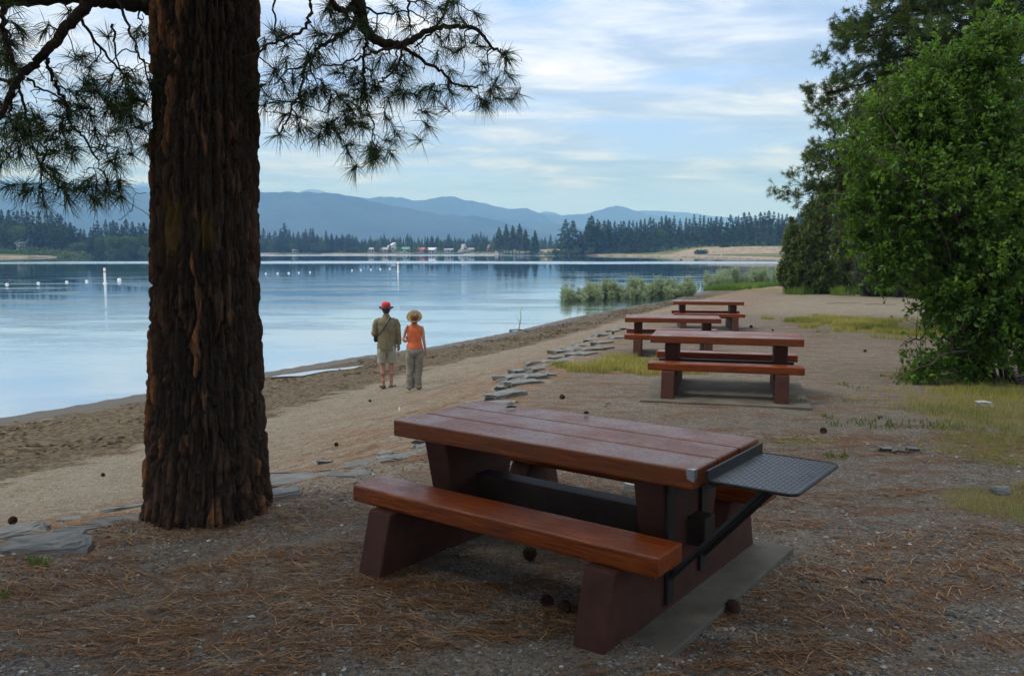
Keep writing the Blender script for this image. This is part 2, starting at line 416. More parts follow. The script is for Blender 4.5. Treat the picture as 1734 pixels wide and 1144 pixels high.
lw = w.n('ShaderNodeFresnel'); lw.inputs[0].default_value = 1.33; w.set(lw, 'Normal', b1.outputs[0])
ms = w.n('ShaderNodeMixShader'); w.set(ms, 0, w.mr(lw.outputs[0], 0, .5, .38, .93, False))
w.t.links.new(df.outputs[0], ms.inputs[1]); w.t.links.new(gl.outputs[0], ms.inputs[2]); w.t.links.new(ms.outputs[0], w.out.inputs[0])
lake = MB().add([(-700, -150, ZW), (400, -150, ZW), (400, 640, ZW), (-700, 640, ZW)], [(0, 1, 2, 3)]).build('water', w.m); tag(lake, kind='structure')
# shallow puddle of lake water left on the beach
pm = NT('puddle_water'); pm.fin((.52,.53,.53), .10, pm.bump(pm.noise(pm.obj(), 9, 3), .2, .01), Metallic=1.0)
pc = [(456,638),(478,634),(498,632),(530,627),(575,623),(618,618),(596,624),(552,628),(512,636)]
zp_ = max(zat(*hit(x, y)[:2]) for x, y in [(480,636),(560,628),(610,622)]) + .012
pts = np.array([onz(x, y, zp_) for x, y in pc]); 
pv = np.vstack([pts, pts.mean(0)])
pud = MB().add(pv, [(i, (i + 1) % 9, 9) for i in range(9)]).build('water_puddle', pm.m); tag(pud, kind='structure')

# ------------------------------------------------------------------ mountains
def ridge(name, sky, Yc, wdt, c1, c2, seed, label=None, snow=False, nx=260, ny=46, rough=.10):
    sky = np.array(sky, float)
    P0 = np.array([aty(a, b, Yc) for a, b in sky])
    x = np.linspace(P0[0, 0], P0[-1, 0], nx); top = np.interp(x, P0[:, 0], P0[:, 2])
    top = np.maximum(top + (fbm(x / (Yc * .012), x * 0, s=seed) - .5) * top.max() * .045, 5)
    t = np.linspace(-1, 1, ny); Xg, Tg = np.meshgrid(x, t)
    Yg = Yc + Tg * wdt + (fbm(Xg / (wdt * .5), Tg * 2, s=seed + 5) - .5) * wdt * .35 * np.abs(Tg)
    prof = (1 - np.abs(Tg)) ** 1.15
    n = fbm(Xg / (wdt * .22), Yg / (wdt * .45), o=5, s=seed + 9)
    rid = 1 - np.abs(2 * n - 1)
    Zg = top[None] * prof * (1 - rough * 3 * (1 - rid) * np.abs(Tg) ** .5 * (np.abs(Tg) < 1)) - 3
    V = np.stack([Xg, Yg, Zg], -1).reshape(-1, 3)
    i = np.arange(ny - 1)[:, None] * nx; j = np.arange(nx - 1)[None]
    Fq = np.stack([i + j, i + j + 1, i + nx + j + 1, i + nx + j], -1).reshape(-1, 4)
    m = NT(name); nn = m.noise(m.pos(), 1 / 260., 7, .7); cc = m.ramp(nn, [(.35, c1), (.65, c2)])
    if snow:
        sz = m.n('ShaderNodeSeparateXYZ'); m.t.links.new(m.pos(), sz.inputs[0])
        zz = m.math('ADD', sz.outputs[2], m.math('MULTIPLY', m.math('SUBTRACT', m.noise(m.pos(), 1 / 150., 5, .7), .5), 700))
        cc = m.mix(m.mr(zz, top.max() * .86, top.max() * .93), cc, (.8,.82,.85))
    m.fin(cc, .95, m.bump(m.noise(m.pos(), 1 / 60., 5, .7), .6, 25), .05)
    return tag(MB().add(V, Fq).build(name, m.m, smooth=True), kind='structure')
fg1, fg2 = (.018,.032,.026), (.05,.065,.045)
ridge('hills', [(-500,345),(-300,338),(-120,331),(0,334),(60,331),(110,326),(194,323),(262,321),(340,320),(440,321),(500,321),(545,322),(591,326),(632,336),(675,346),(747,359),(805,362),(842,371),(890,383),(960,402),(1040,416),(1100,424)], 3600, 1100, fg1, fg2, 11)
ridge('mountain_ridge', [(-600,330),(-300,312),(-150,300),(0,302),(60,303),(100,306),(190,309),(262,316),(330,330),(440,360),(560,400),(700,423)], 5400, 1200, fg1, fg2, 21)
ridge('mountain_ridge', [(420,400),(500,372),(560,345),(600,333),(643,330),(680,331),(700,337),(725,334),(750,329),(770,331),(790,337),(819,340),(862,350),(891,350),(920,361),(936,372),(960,386),(1000,405),(1050,423)], 5200, 1100, fg1, fg2, 31)
ridge('hills', [(700,410),(780,368),(830,366),(863,369),(927,375),(952,377),(1000,388),(1060,402),(1150,424)], 4400, 800, fg1, fg2, 41)
ridge('mountain_ridge', [(820,400),(880,372),(917,361),(946,361),(990,359),(1016,353),(1030,347),(1043,344),(1056,347),(1073,352),(1104,361),(1150,371),(1220,384),(1320,402),(1450,424)], 6000, 1000, fg1, fg2, 51)
ridge('mountain_ridge', [(880,400),(905,362),(922,354),(940,358),(960,364),(1010,364),(1060,355),(1085,353),(1117,354),(1149,356),(1181,360),(1212,364),(1290,368),(1400,370),(1560,372),(1800,368),(2000,380)], 7800, 1100, fg1, fg2, 61)
ridge('snowy_mountain', [(-200,340),(60,325),(150,308),(194,304),(215,301),(243,297),(262,300),(300,306),(350,312),(420,320),(500,320),(512,318),(530,317),(548,321),(600,335),(680,370),(760,420)], 8200, 1200, (.06,.07,.08), (.12,.13,.14), 71, snow=True)

# ------------------------------------------------------------------ haze
hz = NT('haze_air'); hz.t.nodes.remove(hz.b)
pv_ = hz.n('ShaderNodeVolumePrincipled')
pv_.inputs['Color'].default_value = (.25, .50, 1.0, 1); pv_.inputs['Absorption Color'].default_value = (.62, .80, 1, 1); pv_.inputs['Density'].default_value = HAZE_D; pv_.inputs['Anisotropy'].default_value = 0.0
hz.t.links.new(pv_.outputs[0], hz.out.inputs['Volume'])
hb = box(MB(), (-10600, -10400, -5), (10600, 10400, 790)).build('haze', hz.m); tag(hb, kind='stuff')

# ------------------------------------------------------------------ sky and sun
SUN_EL, SUN_AZ = R(54), R(-98)      # azimuth from +Y towards +X
wd = bpy.data.worlds.new('World'); sc.world = wd; wd.use_nodes = True; t = wd.node_tree
for n in list(t.nodes): t.nodes.remove(n)
class WN(NT):
    def __init__(s): s.t = t
ww = WN()
sky = ww.n('ShaderNodeTexSky'); sky.sky_type = 'NISHITA'; sky.sun_disc = False; sky.sun_elevation = SUN_EL; sky.sun_rotation = SUN_AZ; sky.altitude = 800; sky.air_density = 1.0; sky.dust_density = .6; sky.ozone_density = 1.5
tc = ww.n('ShaderNodeTexCoord'); gen = tc.outputs['Generated']
sep = ww.n('ShaderNodeSeparateXYZ'); t.links.new(gen, sep.inputs[0])
zz = ww.math('ADD', ww.math('MAXIMUM', sep.outputs[2], 0), .10)
cb = ww.n('ShaderNodeCombineXYZ'); ww.set(cb, 0, ww.math('DIVIDE', sep.outputs[0], zz)); ww.set(cb, 1, ww.math('DIVIDE', sep.outputs[1], zz))
cv = cb.outputs[0]
ca = ww.noise(ww.mapv(cv, (.62, 1.0, 1), (0, 0, R(8))), 1.25, 7, .56, .5)
cb2 = ww.noise(ww.mapv(cv, (.30, .8, 1), (0, 0, R(-14))), 1.9, 5, .55, .2)
cover = ww.math('ADD', ww.math('MULTIPLY', ca, .62), ww.math('MULTIPLY', cb2, .38))
cm = ww.mr(cover, .38, .52)
low = ww.mr(ww.math('ADD', sep.outputs[2], ww.math('MULTIPLY', ww.math('SUBTRACT', cb2, .5), .05)), .050, .085)           # a clear strip above the hills
cm = ww.math('MULTIPLY', cm, ww.math('ADD', .12, ww.math('MULTIPLY', low, .83)))
cshade = ww.noise(ww.mapv(cv, (.8, 1.3, 1)), 1.9, 7, .6, .5)
ccol = ww.ramp(cshade, [(.34, (2.5, 3.2, 5.2)), (.46, (3.5, 4.1, 6.0)), (.56, (5.2, 5.6, 7.1)), (.70, (7.8, 7.6, 8.5))])
blue = ww.ramp(sep.outputs[2], [(0, (4.2, 5.5, 13.0)), (.12, (3.1, 4.2, 9.6)), (.35, (2.0, 3.5, 7.8)), (1, (1.8, 3.3, 6.0))])
base = ww.mix(.8, sky.outputs[0], blue)
up = ww.mr(sep.outputs[2], .40, .62)
final = ww.mix(ww.math('MULTIPLY', up, .75), ww.mix(cm, base, ccol), (6.6, 6.7, 6.8))
bg = ww.n('ShaderNodeBackground'); ww.set(bg, 'Color', final); bg.inputs['Strength'].default_value = SKY_S
wo = ww.n('ShaderNodeOutputWorld'); t.links.new(bg.outputs[0], wo.inputs[0])
sl = bpy.data.lights.new('sun', 'SUN'); sl.energy = SUN_S; sl.angle = R(20); sl.color = (1, .95, .88)
so = bpy.data.objects.new('sun', sl); col.objects.link(so)
dv = Vector((math.sin(SUN_AZ) * math.cos(SUN_EL), math.cos(SUN_AZ) * math.cos(SUN_EL), math.sin(SUN_EL)))
so.rotation_euler = dv.to_track_quat('Z', 'Y').to_euler()
so.location = (0, 0, 60)
sc.view_settings.view_transform = 'Standard'; sc.view_settings.look = 'None'; sc.view_settings.exposure = EXPO; sc.view_settings.gamma = 1
sc.cycles.use_denoising = True
sc.cycles.max_bounces = 8; sc.cycles.diffuse_bounces = 4; sc.cycles.glossy_bounces = 3; sc.cycles.transparent_max_bounces = 8; sc.cycles.volume_bounces = 1
sc.cycles.sample_clamp_indirect = 4
# ------------------------------------------------------------------ picnic tables
def stain(name, top=False):
    m = NT(name); P = m.obj()
    grain = m.noise(m.mapv(P, (1.2, 22, 22)), 4, 6, .65, .6)
    n = m.noise(P, 3.5, 5, .65); fine = m.noise(P, 60, 4, .75)
    c = m.ramp(grain, [(.3, (.055,.011,.003)), (.5, (.19,.034,.003)), (.72, (.34,.078,.008))])
    c = m.mix(m.mr(n, .5, .72, 0, .55), c, (.10,.030,.018))
    if top:
        c = m.mix(m.mr(n, .38, .62, .55, .15), c, (.12,.050,.022))
        c = m.mix(m.mr(fine, .62, .68, 0, .6), c, (.05,.025,.02))
    c = m.mix(m.mr(m.noise(P, 26, 3, .8), .66, .72, 0, .7), c, (.045,.022,.015))
    rg = m.math('ADD', m.mr(n, .35, .65, .27, .46), m.mr(fine, .4, .7, 0, .14))
    h = m.math('ADD', m.math('MULTIPLY', grain, 1.), m.math('MULTIPLY', fine, .5))
    return m.fin(c, rg, m.bump(h, .45, .003), .34, **{'Coat Weight': .12, 'Coat Roughness': .25})
M_top, M_seat = stain('stained_table_wood', True), stain('stained_seat_wood')
m = NT('painted_concrete_brown'); P = m.obj()
n = m.noise(P, 6, 6, .7); f = m.noise(P, 90, 3, .6)
c = m.ramp(n, [(.3, (.040,.013,.009)), (.7, (.085,.029,.020))])
c = m.mix(m.mr(m.noise(P, 16, 5, .8), .66, .72, 0, .7), c, (.11,.08,.07))
M_conc = m.fin(c, .72, m.bump(m.math('ADD', n, f), .5, .004), .3)
M_beam = simple('dark_beam_wood', (.020,.012,.010), (.050,.028,.022), 9, .6)
m = NT('slab_concrete'); P = m.obj(); n = m.noise(P, 2.2, 6, .7); f = m.noise(P, 110, 3, .6)
c = m.ramp(n, [(.3, (.085,.075,.06)), (.5, (.135,.12,.098)), (.75, (.20,.182,.15))])
c = m.mix(m.mr(m.noise(P, 7, 5, .75), .58, .68, 0, .6), c, (.07,.065,.045))
M_slab = m.fin(c, .9, m.bump(m.math('ADD', n, f), .6, .006), .2)
M_black = simple('black_iron', (.012,.012,.013), (.028,.026,.026), 30, .5, .2, .001)
m = NT('tread_plate_metal'); P = m.obj(); n = m.noise(P, 12, 5, .7)
M_plate = m.fin(m.ramp(n, [(.3, (.055,.06,.07)), (.7, (.13,.14,.155))]), m.mr(n, .3, .7, .30, .48), m.bump(m.noise(P, 150, 3), .15, .001), Metallic=.75)
M_zinc = NT('zinc_corner'); M_zinc = M_zinc.fin((.35,.38,.42), .4, Metallic=.8)

def make_table(name, label, tray, rz, loc):
    t = empty(name, loc, label, 'picnic table', 'picnic tables along the shore', rz=rz)
    L, Hh = .916, .759
    for k in range(3):
        y0 = -.394 + k * .2645; y1 = y0 + .2585
        bm = bm_box((-L + (.004 if k == 1 else 0), y0, Hh - .092), (L - (.003 if k == 1 else .0), y1, Hh))
        bm_obj('tabletop_plank', bm, M_top, t, bevel=.011, seg=3)
    for s in (-1, 1):
        y0, y1 = (-.716, -.478) if s < 0 else (.478, .716)
        bm_obj('seat', bm_box((-.91, y0, .368), (.91, y1, .458)), M_seat, t, bevel=.012, seg=3)
        # cast end frame: foot beam, two leaning seat legs and a flaring centre post
        prof = [(-.86,.0),(-.76,.366),(-.50,.366),(-.42,.235),(-.235,.235),(-.33,.655),(.33,.655),(.235,.235),(.42,.235),(.50,.366),(.76,.366),(.86,.0)]
        x0 = s * .66 - .078
        bm_obj('end_frame', bm_prism(prof, x0, x0 + .156), M_conc, t, bevel=.012, seg=2)
    bm_obj('stretcher_beam', bm_box((-.83, -.06, .292), (.83, .06, .432)), M_beam, t, bevel=.006)
    if tray:
        tr = bpy.data.objects.new('tray', None)
        mbp = MB()
        # plate with a rolled rim, rounded outer corners and raised treads
        x0, x1, y0, y1, z = .962, 1.345, -.345, .290, .712
        pts = []
        for cx_, cy_, a0 in ((x1 - .045, y0 + .045, -90), (x1 - .045, y1 - .045, 0)):
            for a in range(0, 91, 15): pts.append((cx_ + .045 * math.cos(R(a0 + a)), cy_ + .045 * math.sin(R(a0 + a))))
        pts += [(x0, y1), (x0, y0)]
        n = len(pts); top = [(a, b, z) for a, b in pts]; bot = [(a, b, z - .006) for a, b in pts]
        bm = bmesh.new(); va = [bm.verts.new(p) for p in top]; vb = [bm.verts.new(p) for p in bot]
        bm.faces.new(va); bm.faces.new(vb[::-1])
        for i in range(n): j = (i + 1) % n; bm.faces.new([va[i], vb[i], vb[j], va[j]])
        bm.normal_update()
        plate = bm_obj('metal_tray', bm, M_plate, t)
        # tread pattern: short raised lozenges alternating in direction
        tb = MB(); a = 0
        nx_, ny_ = 17, 27
        for ix in range(nx_):
            for iy in range(ny_):
                cx_ = x0 + .022 + ix * (x1 - x0 - .05) / (nx_ - 1); cy_ = y0 + .02 + iy * (y1 - y0 - .04) / (ny_ - 1)
                ax = (1, .25) if (ix + iy) % 2 else (.25, 1); l = math.hypot(*ax); ux, uy = ax[0] / l * .0125, ax[1] / l * .0125; vx, vy = -uy * .36, ux * .36
                b = [(cx_ - ux, cy_ - uy, z), (cx_ + vx, cy_ + vy, z), (cx_ + ux, cy_ + uy, z), (cx_ - vx, cy_ - vy, z), (cx_, cy_, z + .0032)]
                tb.add(b, [(1, 0, 4), (2, 1, 4), (3, 2, 4), (0, 3, 4)])
        o = tb.build('tread', M_plate); o.parent = plate; 
        rim = MB(); rp = [(a, b, z - .004) for a, b in pts]; tube(rim, [rp[-1]] + rp[:-1], .0075, 6); o = rim.build('rim', M_black, smooth=True); o.parent = plate
        lip = MB(); box(lip, (x0 - .006, y0 - .01, z - .02), (x0 + .004, y1 + .02, z + .045)); o = lip.build('back_lip', M_black); o.parent = plate
        fr = MB()
        for yb, zb in ((-.27, .07), (.10, .12)):
            box(fr, (.742, yb - .03, zb), (.756, yb + .038, .66))
            box(fr, (.742, yb - .03, .661), (x0 - .008, yb + .038, .668))
        for yb in (-.27, .10):
            tube(fr, [(.756, yb + .004, .20), (1.20, yb + .004, z - .012)], .017, 6)
        box(fr, (x0 + .0, y0 + .02, z - .032), (x0 + .03, y1 - .02, z - .008))
        o = fr.build('bracket', M_black); o.parent = t
        z_ = MB(); c0 = Hh + .0015
        z_.add([(L - .04, -.3955, c0), (L + .002, -.3955, c0), (L + .002, -.355, c0), (L - .03, -.3965, c0 - .045), (L + .003, -.3965, c0 - .055), (L + .003, -.365, c0 - .04)], [(0, 1, 2), (0, 3, 1), (3, 4, 1), (1, 4, 2), (4, 5, 2)])
        o = z_.build('corner_guard', M_zinc, t)
    return t
T1 = make_table('picnic_table', 'nearest red-brown picnic table, the one with a black tread-plate tray bolted to its end', True, -.6398, (.2956, 4.4383, .0))
def tsurf(px, py, tz): return onz(px, py, tz)
tabs = []
for (pa, pb, zg, lab) in [((1100.8,568.6),(1362.5,575.5),-.117,'second nearest picnic table, standing on a bare concrete slab beside yellow grass'),
                          ((1057.6,536),(1222.4,538.2),-.338,'picnic table at the edging stones, partly hidden behind the one on the slab'),
                          ((1140,507.8),(1260.6,508.8),-.37,'farthest and smallest looking picnic table, closest to the willow clumps')]:
    a, b = onz(*pa, zg + .759), onz(*pb, zg + .759)
    yw = math.atan2(b[1] - a[1], b[0] - a[0]); mid = (a + b) / 2
    cx_, cy_ = mid[0] - .394 * math.sin(yw) * 1, mid[1] + .394 * math.cos(yw)
    tabs.append((cx_, cy_, zg, yw, lab))
T2 = make_table('picnic_table', tabs[0][4], False, tabs[0][3], tabs[0][:3])
T3 = copy_tree(T2); T4 = copy_tree(T2)
for o, q in ((T3, tabs[1]), (T4, tabs[2])):
    o.location = q[:3]; o.rotation_euler = (0, 0, q[3]); o['label'] = q[4]
for o in (T2, T3, T4):
    pass
def slab(loc, rz, lo, hi, label, th):
    s_ = bm_obj('concrete_slab', bm_box((lo[0], lo[1], -.10), (hi[0], hi[1], th)), M_slab, bevel=.008)
    s_.location = loc; s_.rotation_euler = (0, 0, rz); return tag(s_, label, 'slab')
slab((.2956, 4.4383, 0), -.6398, (-.6, -.86, 0), (.945, .93, 0), 'concrete slab under the nearest table, half buried in needles', .034)
q = tabs[0]; slab(q[:3], q[3], (-.97, -1.0, 0), (.98, 1.0, 0), 'clean grey concrete slab under the second picnic table', .05)
T1.location.z = .0; T2.location.z = q[2] + .006
for o in (T3, T4): o.location.z = zat(o.location.x, o.location.y) - .01
# small things on the near table top
def table1(px, py, z=.765):
    p = onz(px, py, z); return p
cl = MB(); tube(cl, [(-.03,0,0),(-.005,.004,.004),(.03,.002,0)], [.005,.007,.004], 6)
o = cl.build('bark_chip', simple('bark_chip_brown', (.03,.018,.012), (.07,.04,.025), 60), smooth=True); o.location = tuple(table1(866, 689, .772)); tag(o, 'thin dark bark chip lying flat on the near tabletop', 'bark chip')
cl = MB(); tube(cl, [(-.014,0,0),(0,.003,.004),(.014,.002,0)], [.006,.011,.006], 7)
o = cl.build('bark_chip', M_beam, smooth=True); o.location = tuple(table1(993, 699, .774)); tag(o, 'short stubby dark bark chip near the middle of the tabletop', 'bark chip')

# ------------------------------------------------------------------ edging stones
m = NT('slate_stone'); P = m.obj(); n = m.noise(m.mapv(P, (1, 1, 5)), 3.5, 6, .7, .4); f = m.noise(P, 40, 4, .7)
c = m.ramp(n, [(.3, (.10,.105,.105)), (.52, (.18,.185,.18)), (.72, (.28,.28,.265))])
c = m.mix(m.mr(m.noise(P, 5, 5, .8), .60, .70, 0, .6), c, (.34,.33,.30))
c = m.mix(m.mr(m.noise(P, 2.4, 4, .8), .58, .68, 0, .5), c, (.20,.13,.07))
M_slate = m.fin(c, .75, m.bump(m.math('ADD', n, m.math('MULTIPLY', f, .4)), .8, .012), .35)
def stone(lx, ly, h, seed, name='edging_stone', mat_=None):
    r = random.Random(seed); n = 10
    bm = bmesh.new(); rings = []
    base = [(1 + r.uniform(-.30, .25)) for _ in range(n)]
    offx, offy = r.uniform(-.05, .05), r.uniform(-.05, .05)
    for zi, (zz_, sc_) in enumerate([(-.06, .96), (h * .45, 1.0), (h * .86, .97), (h, .90)]):
        ring = []
        for i in range(n):
            a = 2 * math.pi * i / n + r.uniform(-.05, .05); k = base[i] * sc_ * (1 + r.uniform(-.035, .035))
            cx_ = math.copysign(abs(math.cos(a)) ** .4, math.cos(a)); sy_ = math.copysign(abs(math.sin(a)) ** .4, math.sin(a))
            ring.append(bm.verts.new((cx_ * lx / 2 * k + offx * zi * .3, sy_ * ly / 2 * k + offy * zi * .3, zz_ + (r.uniform(-.12, .12) * h if zi else 0))))
        rings.append(ring)
    for a, b in zip(rings[:-1], rings[1:]):
        for i in range(n): j = (i + 1) % n; bm.faces.new([a[i], a[j], b[j], b[i]])
    c = bm.verts.new((0, 0, h * r.uniform(.95, 1.1)))
    for i in range(n): bm.faces.new([rings[-1][i], rings[-1][(i + 1) % n], c])
    bmesh.ops.subdivide_edges(bm, edges=list(bm.edges), cuts=1, use_grid_fill=True)
    for v in bm.verts:
        if v.co.z > -.03: v.co += Vector((r.uniform(-1, 1), r.uniform(-1, 1), r.uniform(-.7, .7))) * .012 * min(1, lx * 2)
    bmesh.ops.triangulate(bm, faces=list(bm.faces))
    return bm_obj(name, bm, mat_ or M_slate)
# px, py, length, width, height, turn(deg), label
ST = [(35,905,.75,.34,.10,22,'flat grey edging stone cut by the left picture edge, upper of two'),
      (75,928,.95,.36,.09,14,'large faceted grey edging stone lowest at the left picture edge'),
      (150,895,.50,.18,.05,24,'thin weathered edging slab left of the pine, ahead of the big faceted stone'),
      (205,882,.62,.28,.07,20,'long low edging slab just left of the pine trunk foot'),
      (228,858,.55,.16,.06,30,'narrow raised edging stone touching the left side of the trunk'),
      (120,878,.20,.14,.03,5,'small tan flat stone among the edging left of the pine'),
      (500,812,.75,.50,.08,24,'broad flat slate slab just right of the pine trunk'),
      (470,838,.45,.25,.07,35,'chunky edging stone tucked against the right side of the trunk foot'),
      (551,783,.21,.10,.085,10,'small dark stone standing up on the broad slate slab'),
      (598,803,.42,.22,.05,12,'dark triangular slab right of the standing stone'),
      (625,786,.48,.26,.04,15,'pale cracked slab between the dark triangular slab and the table end'),
      (650,768,.18,.12,.05,40,'small upright slate chip close to the near seat end'),
      (690,772,.55,.34,.04,25,'low pale slab behind the left end of the near seat'),
      (735,752,.50,.32,.03,30,'low grey slab showing under the near tabletop overhang')]
for i, (px, py, lx, ly, h, tn, lab) in enumerate(ST):
    p = hit(px, py); s_ = stone(lx * (.55 if i < 2 else .85), ly * .75, h * .42, 100 + i); s_.location = (p[0], p[1], p[2] - .008); s_.rotation_euler = (R(random.uniform(-3, 3)), R(random.uniform(-3, 3)), R(tn)); tag(s_, lab, 'stone')
proto = [stone(.72, .34, .06, 300 + k) for k in range(5)]
used = [False] * 5; far_st = [(835,685,1.0),(850,668,.9),(868,650,.9),(880,637,1.3),(860,655,.7),(893,628,1),(912,636,.8),(905,615,1),(930,612,1.1),(948,605,.9),(960,594,1.3),(975,600,1),(985,585,1.2),(1000,592,1),(1003,575,1.2),(1022,580,1),(1030,566,1.2),(1043,572,1),(1046,560,1.1),(1062,555,1.2),(840,700,.8),(815,712,.9),(765,728,1),(790,718,.9),(745,742,.9),(868,668,.8),(884,648,.9),(900,640,.8),(920,625,.9),(955,612,.9),(970,590,1),(992,600,.8),(1012,568,1),(1018,590,.8)]
for i, (px, py, k) in enumerate(far_st):
    q_ = i % 5; o = proto[q_] if not used[q_] else proto[q_].copy()
    if used[q_]: col.objects.link(o)
    used[q_] = True; p = hit(px, py); o.location = (p[0], p[1], p[2] - .012); o.scale = (k * .85, k * .85, .75); o.rotation_euler = (0, 0, R(random.uniform(20, 60)))
    tag(o, 'flat grey edging slab half sunk in sand beyond the near table', 'stone', 'half buried edging slabs beyond the near table')
# loose rocks
M_white = simple('pale_rock', (.36,.35,.32), (.58,.57,.54), 12, .8)
for i, (px, py, s_, mt, lab) in enumerate([(1668,687,.16,M_white,'pale rounded rock in the dry grass below the big leafy bush'),(1496,762,.12,M_slate,'small grey rock on the gravel beyond the tray'),(1545,762,.10,M_slate,'small grey rock half buried among green sprouts at right'),(1700,836,.13,M_slate,'flat grey rock in the grass near the right picture edge'),(1078,834,.22,M_white,'pale rock lying behind the stretcher beam of the near table'),(1228,752,.10,M_white,'pale stone showing at the back edge of the tray')]):
    if i == 5: continue
    p = hit(px, py); o = stone(s_, s_ * .7, s_ * .4, 500 + i, 'rock', mt); o.location = (p[0], p[1], p[2] - .01); tag(o, lab, 'rock')

# ------------------------------------------------------------------ pine cones
M_cone = simple('cone_brown', (.030,.014,.009), (.085,.04,.024), 70, .8)
def cone_mesh(seed):
    r = random.Random(seed); mb = MB()
    tube(mb, [(0,0,.0),(0,0,.04),(0,0,.085)], [.012,.02,.006], 6)
    for k in range(70):
        t = k / 70; a = k * 2.4; z = .004 + t * .082; rr = .012 + .026 * math.sin(math.pi * (.12 + .80 * t)) ** .8
        c, s = math.cos(a), math.sin(a); u = np.array([c, s, .35 - t * .2]); vv = np.array([-s, c, 0]) * .010
        b = np.array([c, s, 0]) * .010 + [0, 0, z]; tip = b + u * rr
        mb.add([b - vv, b + vv, tip + vv * .8 + [0,0,.002], tip - vv * .8 + [0,0,.002], tip + [0,0,.009] + u * .004], [(0,1,4),(2,3,4),(1,2,4),(3,0,4),(0,3,2),(0,2,1)])
    return mb
cone0 = cone_mesh(1).build('pine_cone', M_cone)
first = True
for (px, py, s_, lab) in [(897,952,1.15,'dark pine cone standing on the slab under the near seat'),(936,1026,.9,'pine cone near the front edge of the slab, left of a pair'),(962,1042,1.0,'pine cone by the inner side of the front right table leg'),(1249,1042,1.1,'dark pine cone in the needles right of the near table legs'),(950,676,1.0,'pine cone on the gravel just behind the far edge of the near tabletop'),(629,680,.8,'pine cone on the sand in front of the man in the red hat'),(178,805,.7,'pine cone lying on the sand left of the pine trunk'),(15,888,1.0,'pine cone against the edging stones at the left picture edge'),(572,755,.7,'tiny looking pine cone on the sand above the standing slate stone'),(1037,565,1.1,'pine cone by the edging left of the third table'),(1275,555,1.4,'pine cone on the gravel right of the farthest table'),(1310,560,.8,'smaller pine cone on the gravel, right of another behind the third table'),(1394,732,1.0,'reddish pine cone among green sprouts beyond the tray'),(1512,538,1.2,'pine cone lying in the yellow grass in front of the bush'),(1462,596,1.0,'pine cone right of the second table, left of a grass edge')]:
    o = cone0 if first else cone0.copy()
    if not first: col.objects.link(o)
    first = False; p = hit(px, py); s_ *= .68; o.location = (p[0], p[1], p[2] + .026 * s_); o.scale = (s_,) * 3
    if px != 897: o.rotation_euler = (R(80), 0, random.uniform(0, 6))
    else: o.location.z = p[2] + .008
    tag(o, lab, 'pine cone', 'fallen pine cones')
# ------------------------------------------------------------------ shoreline drift, twigs
M_drift = simple('driftwood_grey', (.10,.08,.06), (.26,.22,.18), 20, .85)
def stick(pts, r0, r1, n=7, mb=None): 
    mb = mb or MB(); m_ = len(pts); tube(mb, pts, np.linspace(r0, r1, m_), n); return mb
p = hit(880, 560); mb = stick([(-.05,0,-.05),(0,.01,.25),(.05,0,.5),(.03,.02,.72),(.10,.02,.95)], .022, .005); stick([(.02,0,.3),(-.10,.02,.48),(-.13,0,.62)], .010, .003, 5, mb); stick([(-.4,0,.02),(-.1,.05,.05),(.25,0,.03)], .035, .02, 6, mb)
o = mb.build('driftwood', M_drift, smooth=True); o.location = tuple(p); o['label'] = 'bare upright driftwood twig at the water line'; o['category'] = 'driftwood'
M_twig = simple('twig_brown', (.025,.015,.010), (.07,.045,.03), 40)
for i, (px, py, ln, rz, lab) in enumerate([(1478,985,.16,25,'short dark curled twig on the gravel right of the near table'),(1528,768,.20,5,'short dark stick on the gravel beyond the tray'),(1490,708,.14,60,'small dark stick on the gravel right of the second table'),(1030,685,.30,70,'thin pale stick on the gravel left of the second table slab'),(1225,1008,.09,50,'pale splinter of wood beside the near slab'),(1432,514,1.6,8,'long dark fallen branch in front of the junipers'),(1492,516,1.2,-12,'dark fallen branch by the bare pine trunk')]):
    p = hit(px, py); mb = stick([(-ln/2,0,.012),(-ln*.15,ln*.1,.02),(ln*.2,-.02,.014),(ln/2,ln*.12,.01)], .010, .005)
    o = mb.build('stick', M_drift if 'pale' in lab else M_twig, smooth=True); o.location = tuple(p); o.rotation_euler.z = R(rz); tag(o, lab, 'stick')
# dark clumps of lake weed and drift along the shore (uncountable)
cv = MB(); r = np.random.default_rng(3)
N = 70000
px_ = r.uniform(-12, 13, N); py_ = r.uniform(9, 55, N)
ds_ = seg_dist(px_, py_, LAKE, True); dl_ = seg_dist(px_, py_, STONE, False); tt = ds_ / (ds_ + dl_)
ok = (~inside(px_, py_, LAKE)) & (~inside(px_, py_, PLAT)) & (tt > .10) & (tt < .46) & (fbm(px_ * .7 + py_ * .5, py_ * .9 - px_ * .6, s=77) + r.uniform(-.1, .1, N) > .50)
px_, py_ = px_[ok], py_[ok]; n = len(px_); pz_ = terrain(px_, py_)
a = r.uniform(0, 6.28, n); ln = r.uniform(.02, .10, n); u = np.stack([np.cos(a), np.sin(a), r.uniform(-.1, .3, n)], -1) * ln[:, None]
w_ = np.stack([-np.sin(a), np.cos(a), np.zeros(n)], -1) * r.uniform(.008, .02, n)[:, None]
c0 = np.stack([px_, py_, pz_ + .012], -1)
V = np.stack([c0 - u, c0 - w_ * .8 + [0,0,.015], c0 + u, c0 + w_], 1).reshape(-1, 3); k4 = np.arange(n)[:, None] * 4
cv.add(V, k4 + np.array([[0, 1, 2, 3]]), np.repeat(r.uniform(0, 1, n), 4))
M_weed = foliage('beach_drift', (.03,.02,.012), (.12,.08,.045), (.26,.20,.13), .9, .0)
o = cv.build('beach_debris', M_weed); tag(o, kind='stuff')
o['label'] = 'dark dried weed and drift strewn along the beach'; o['category'] = 'debris'
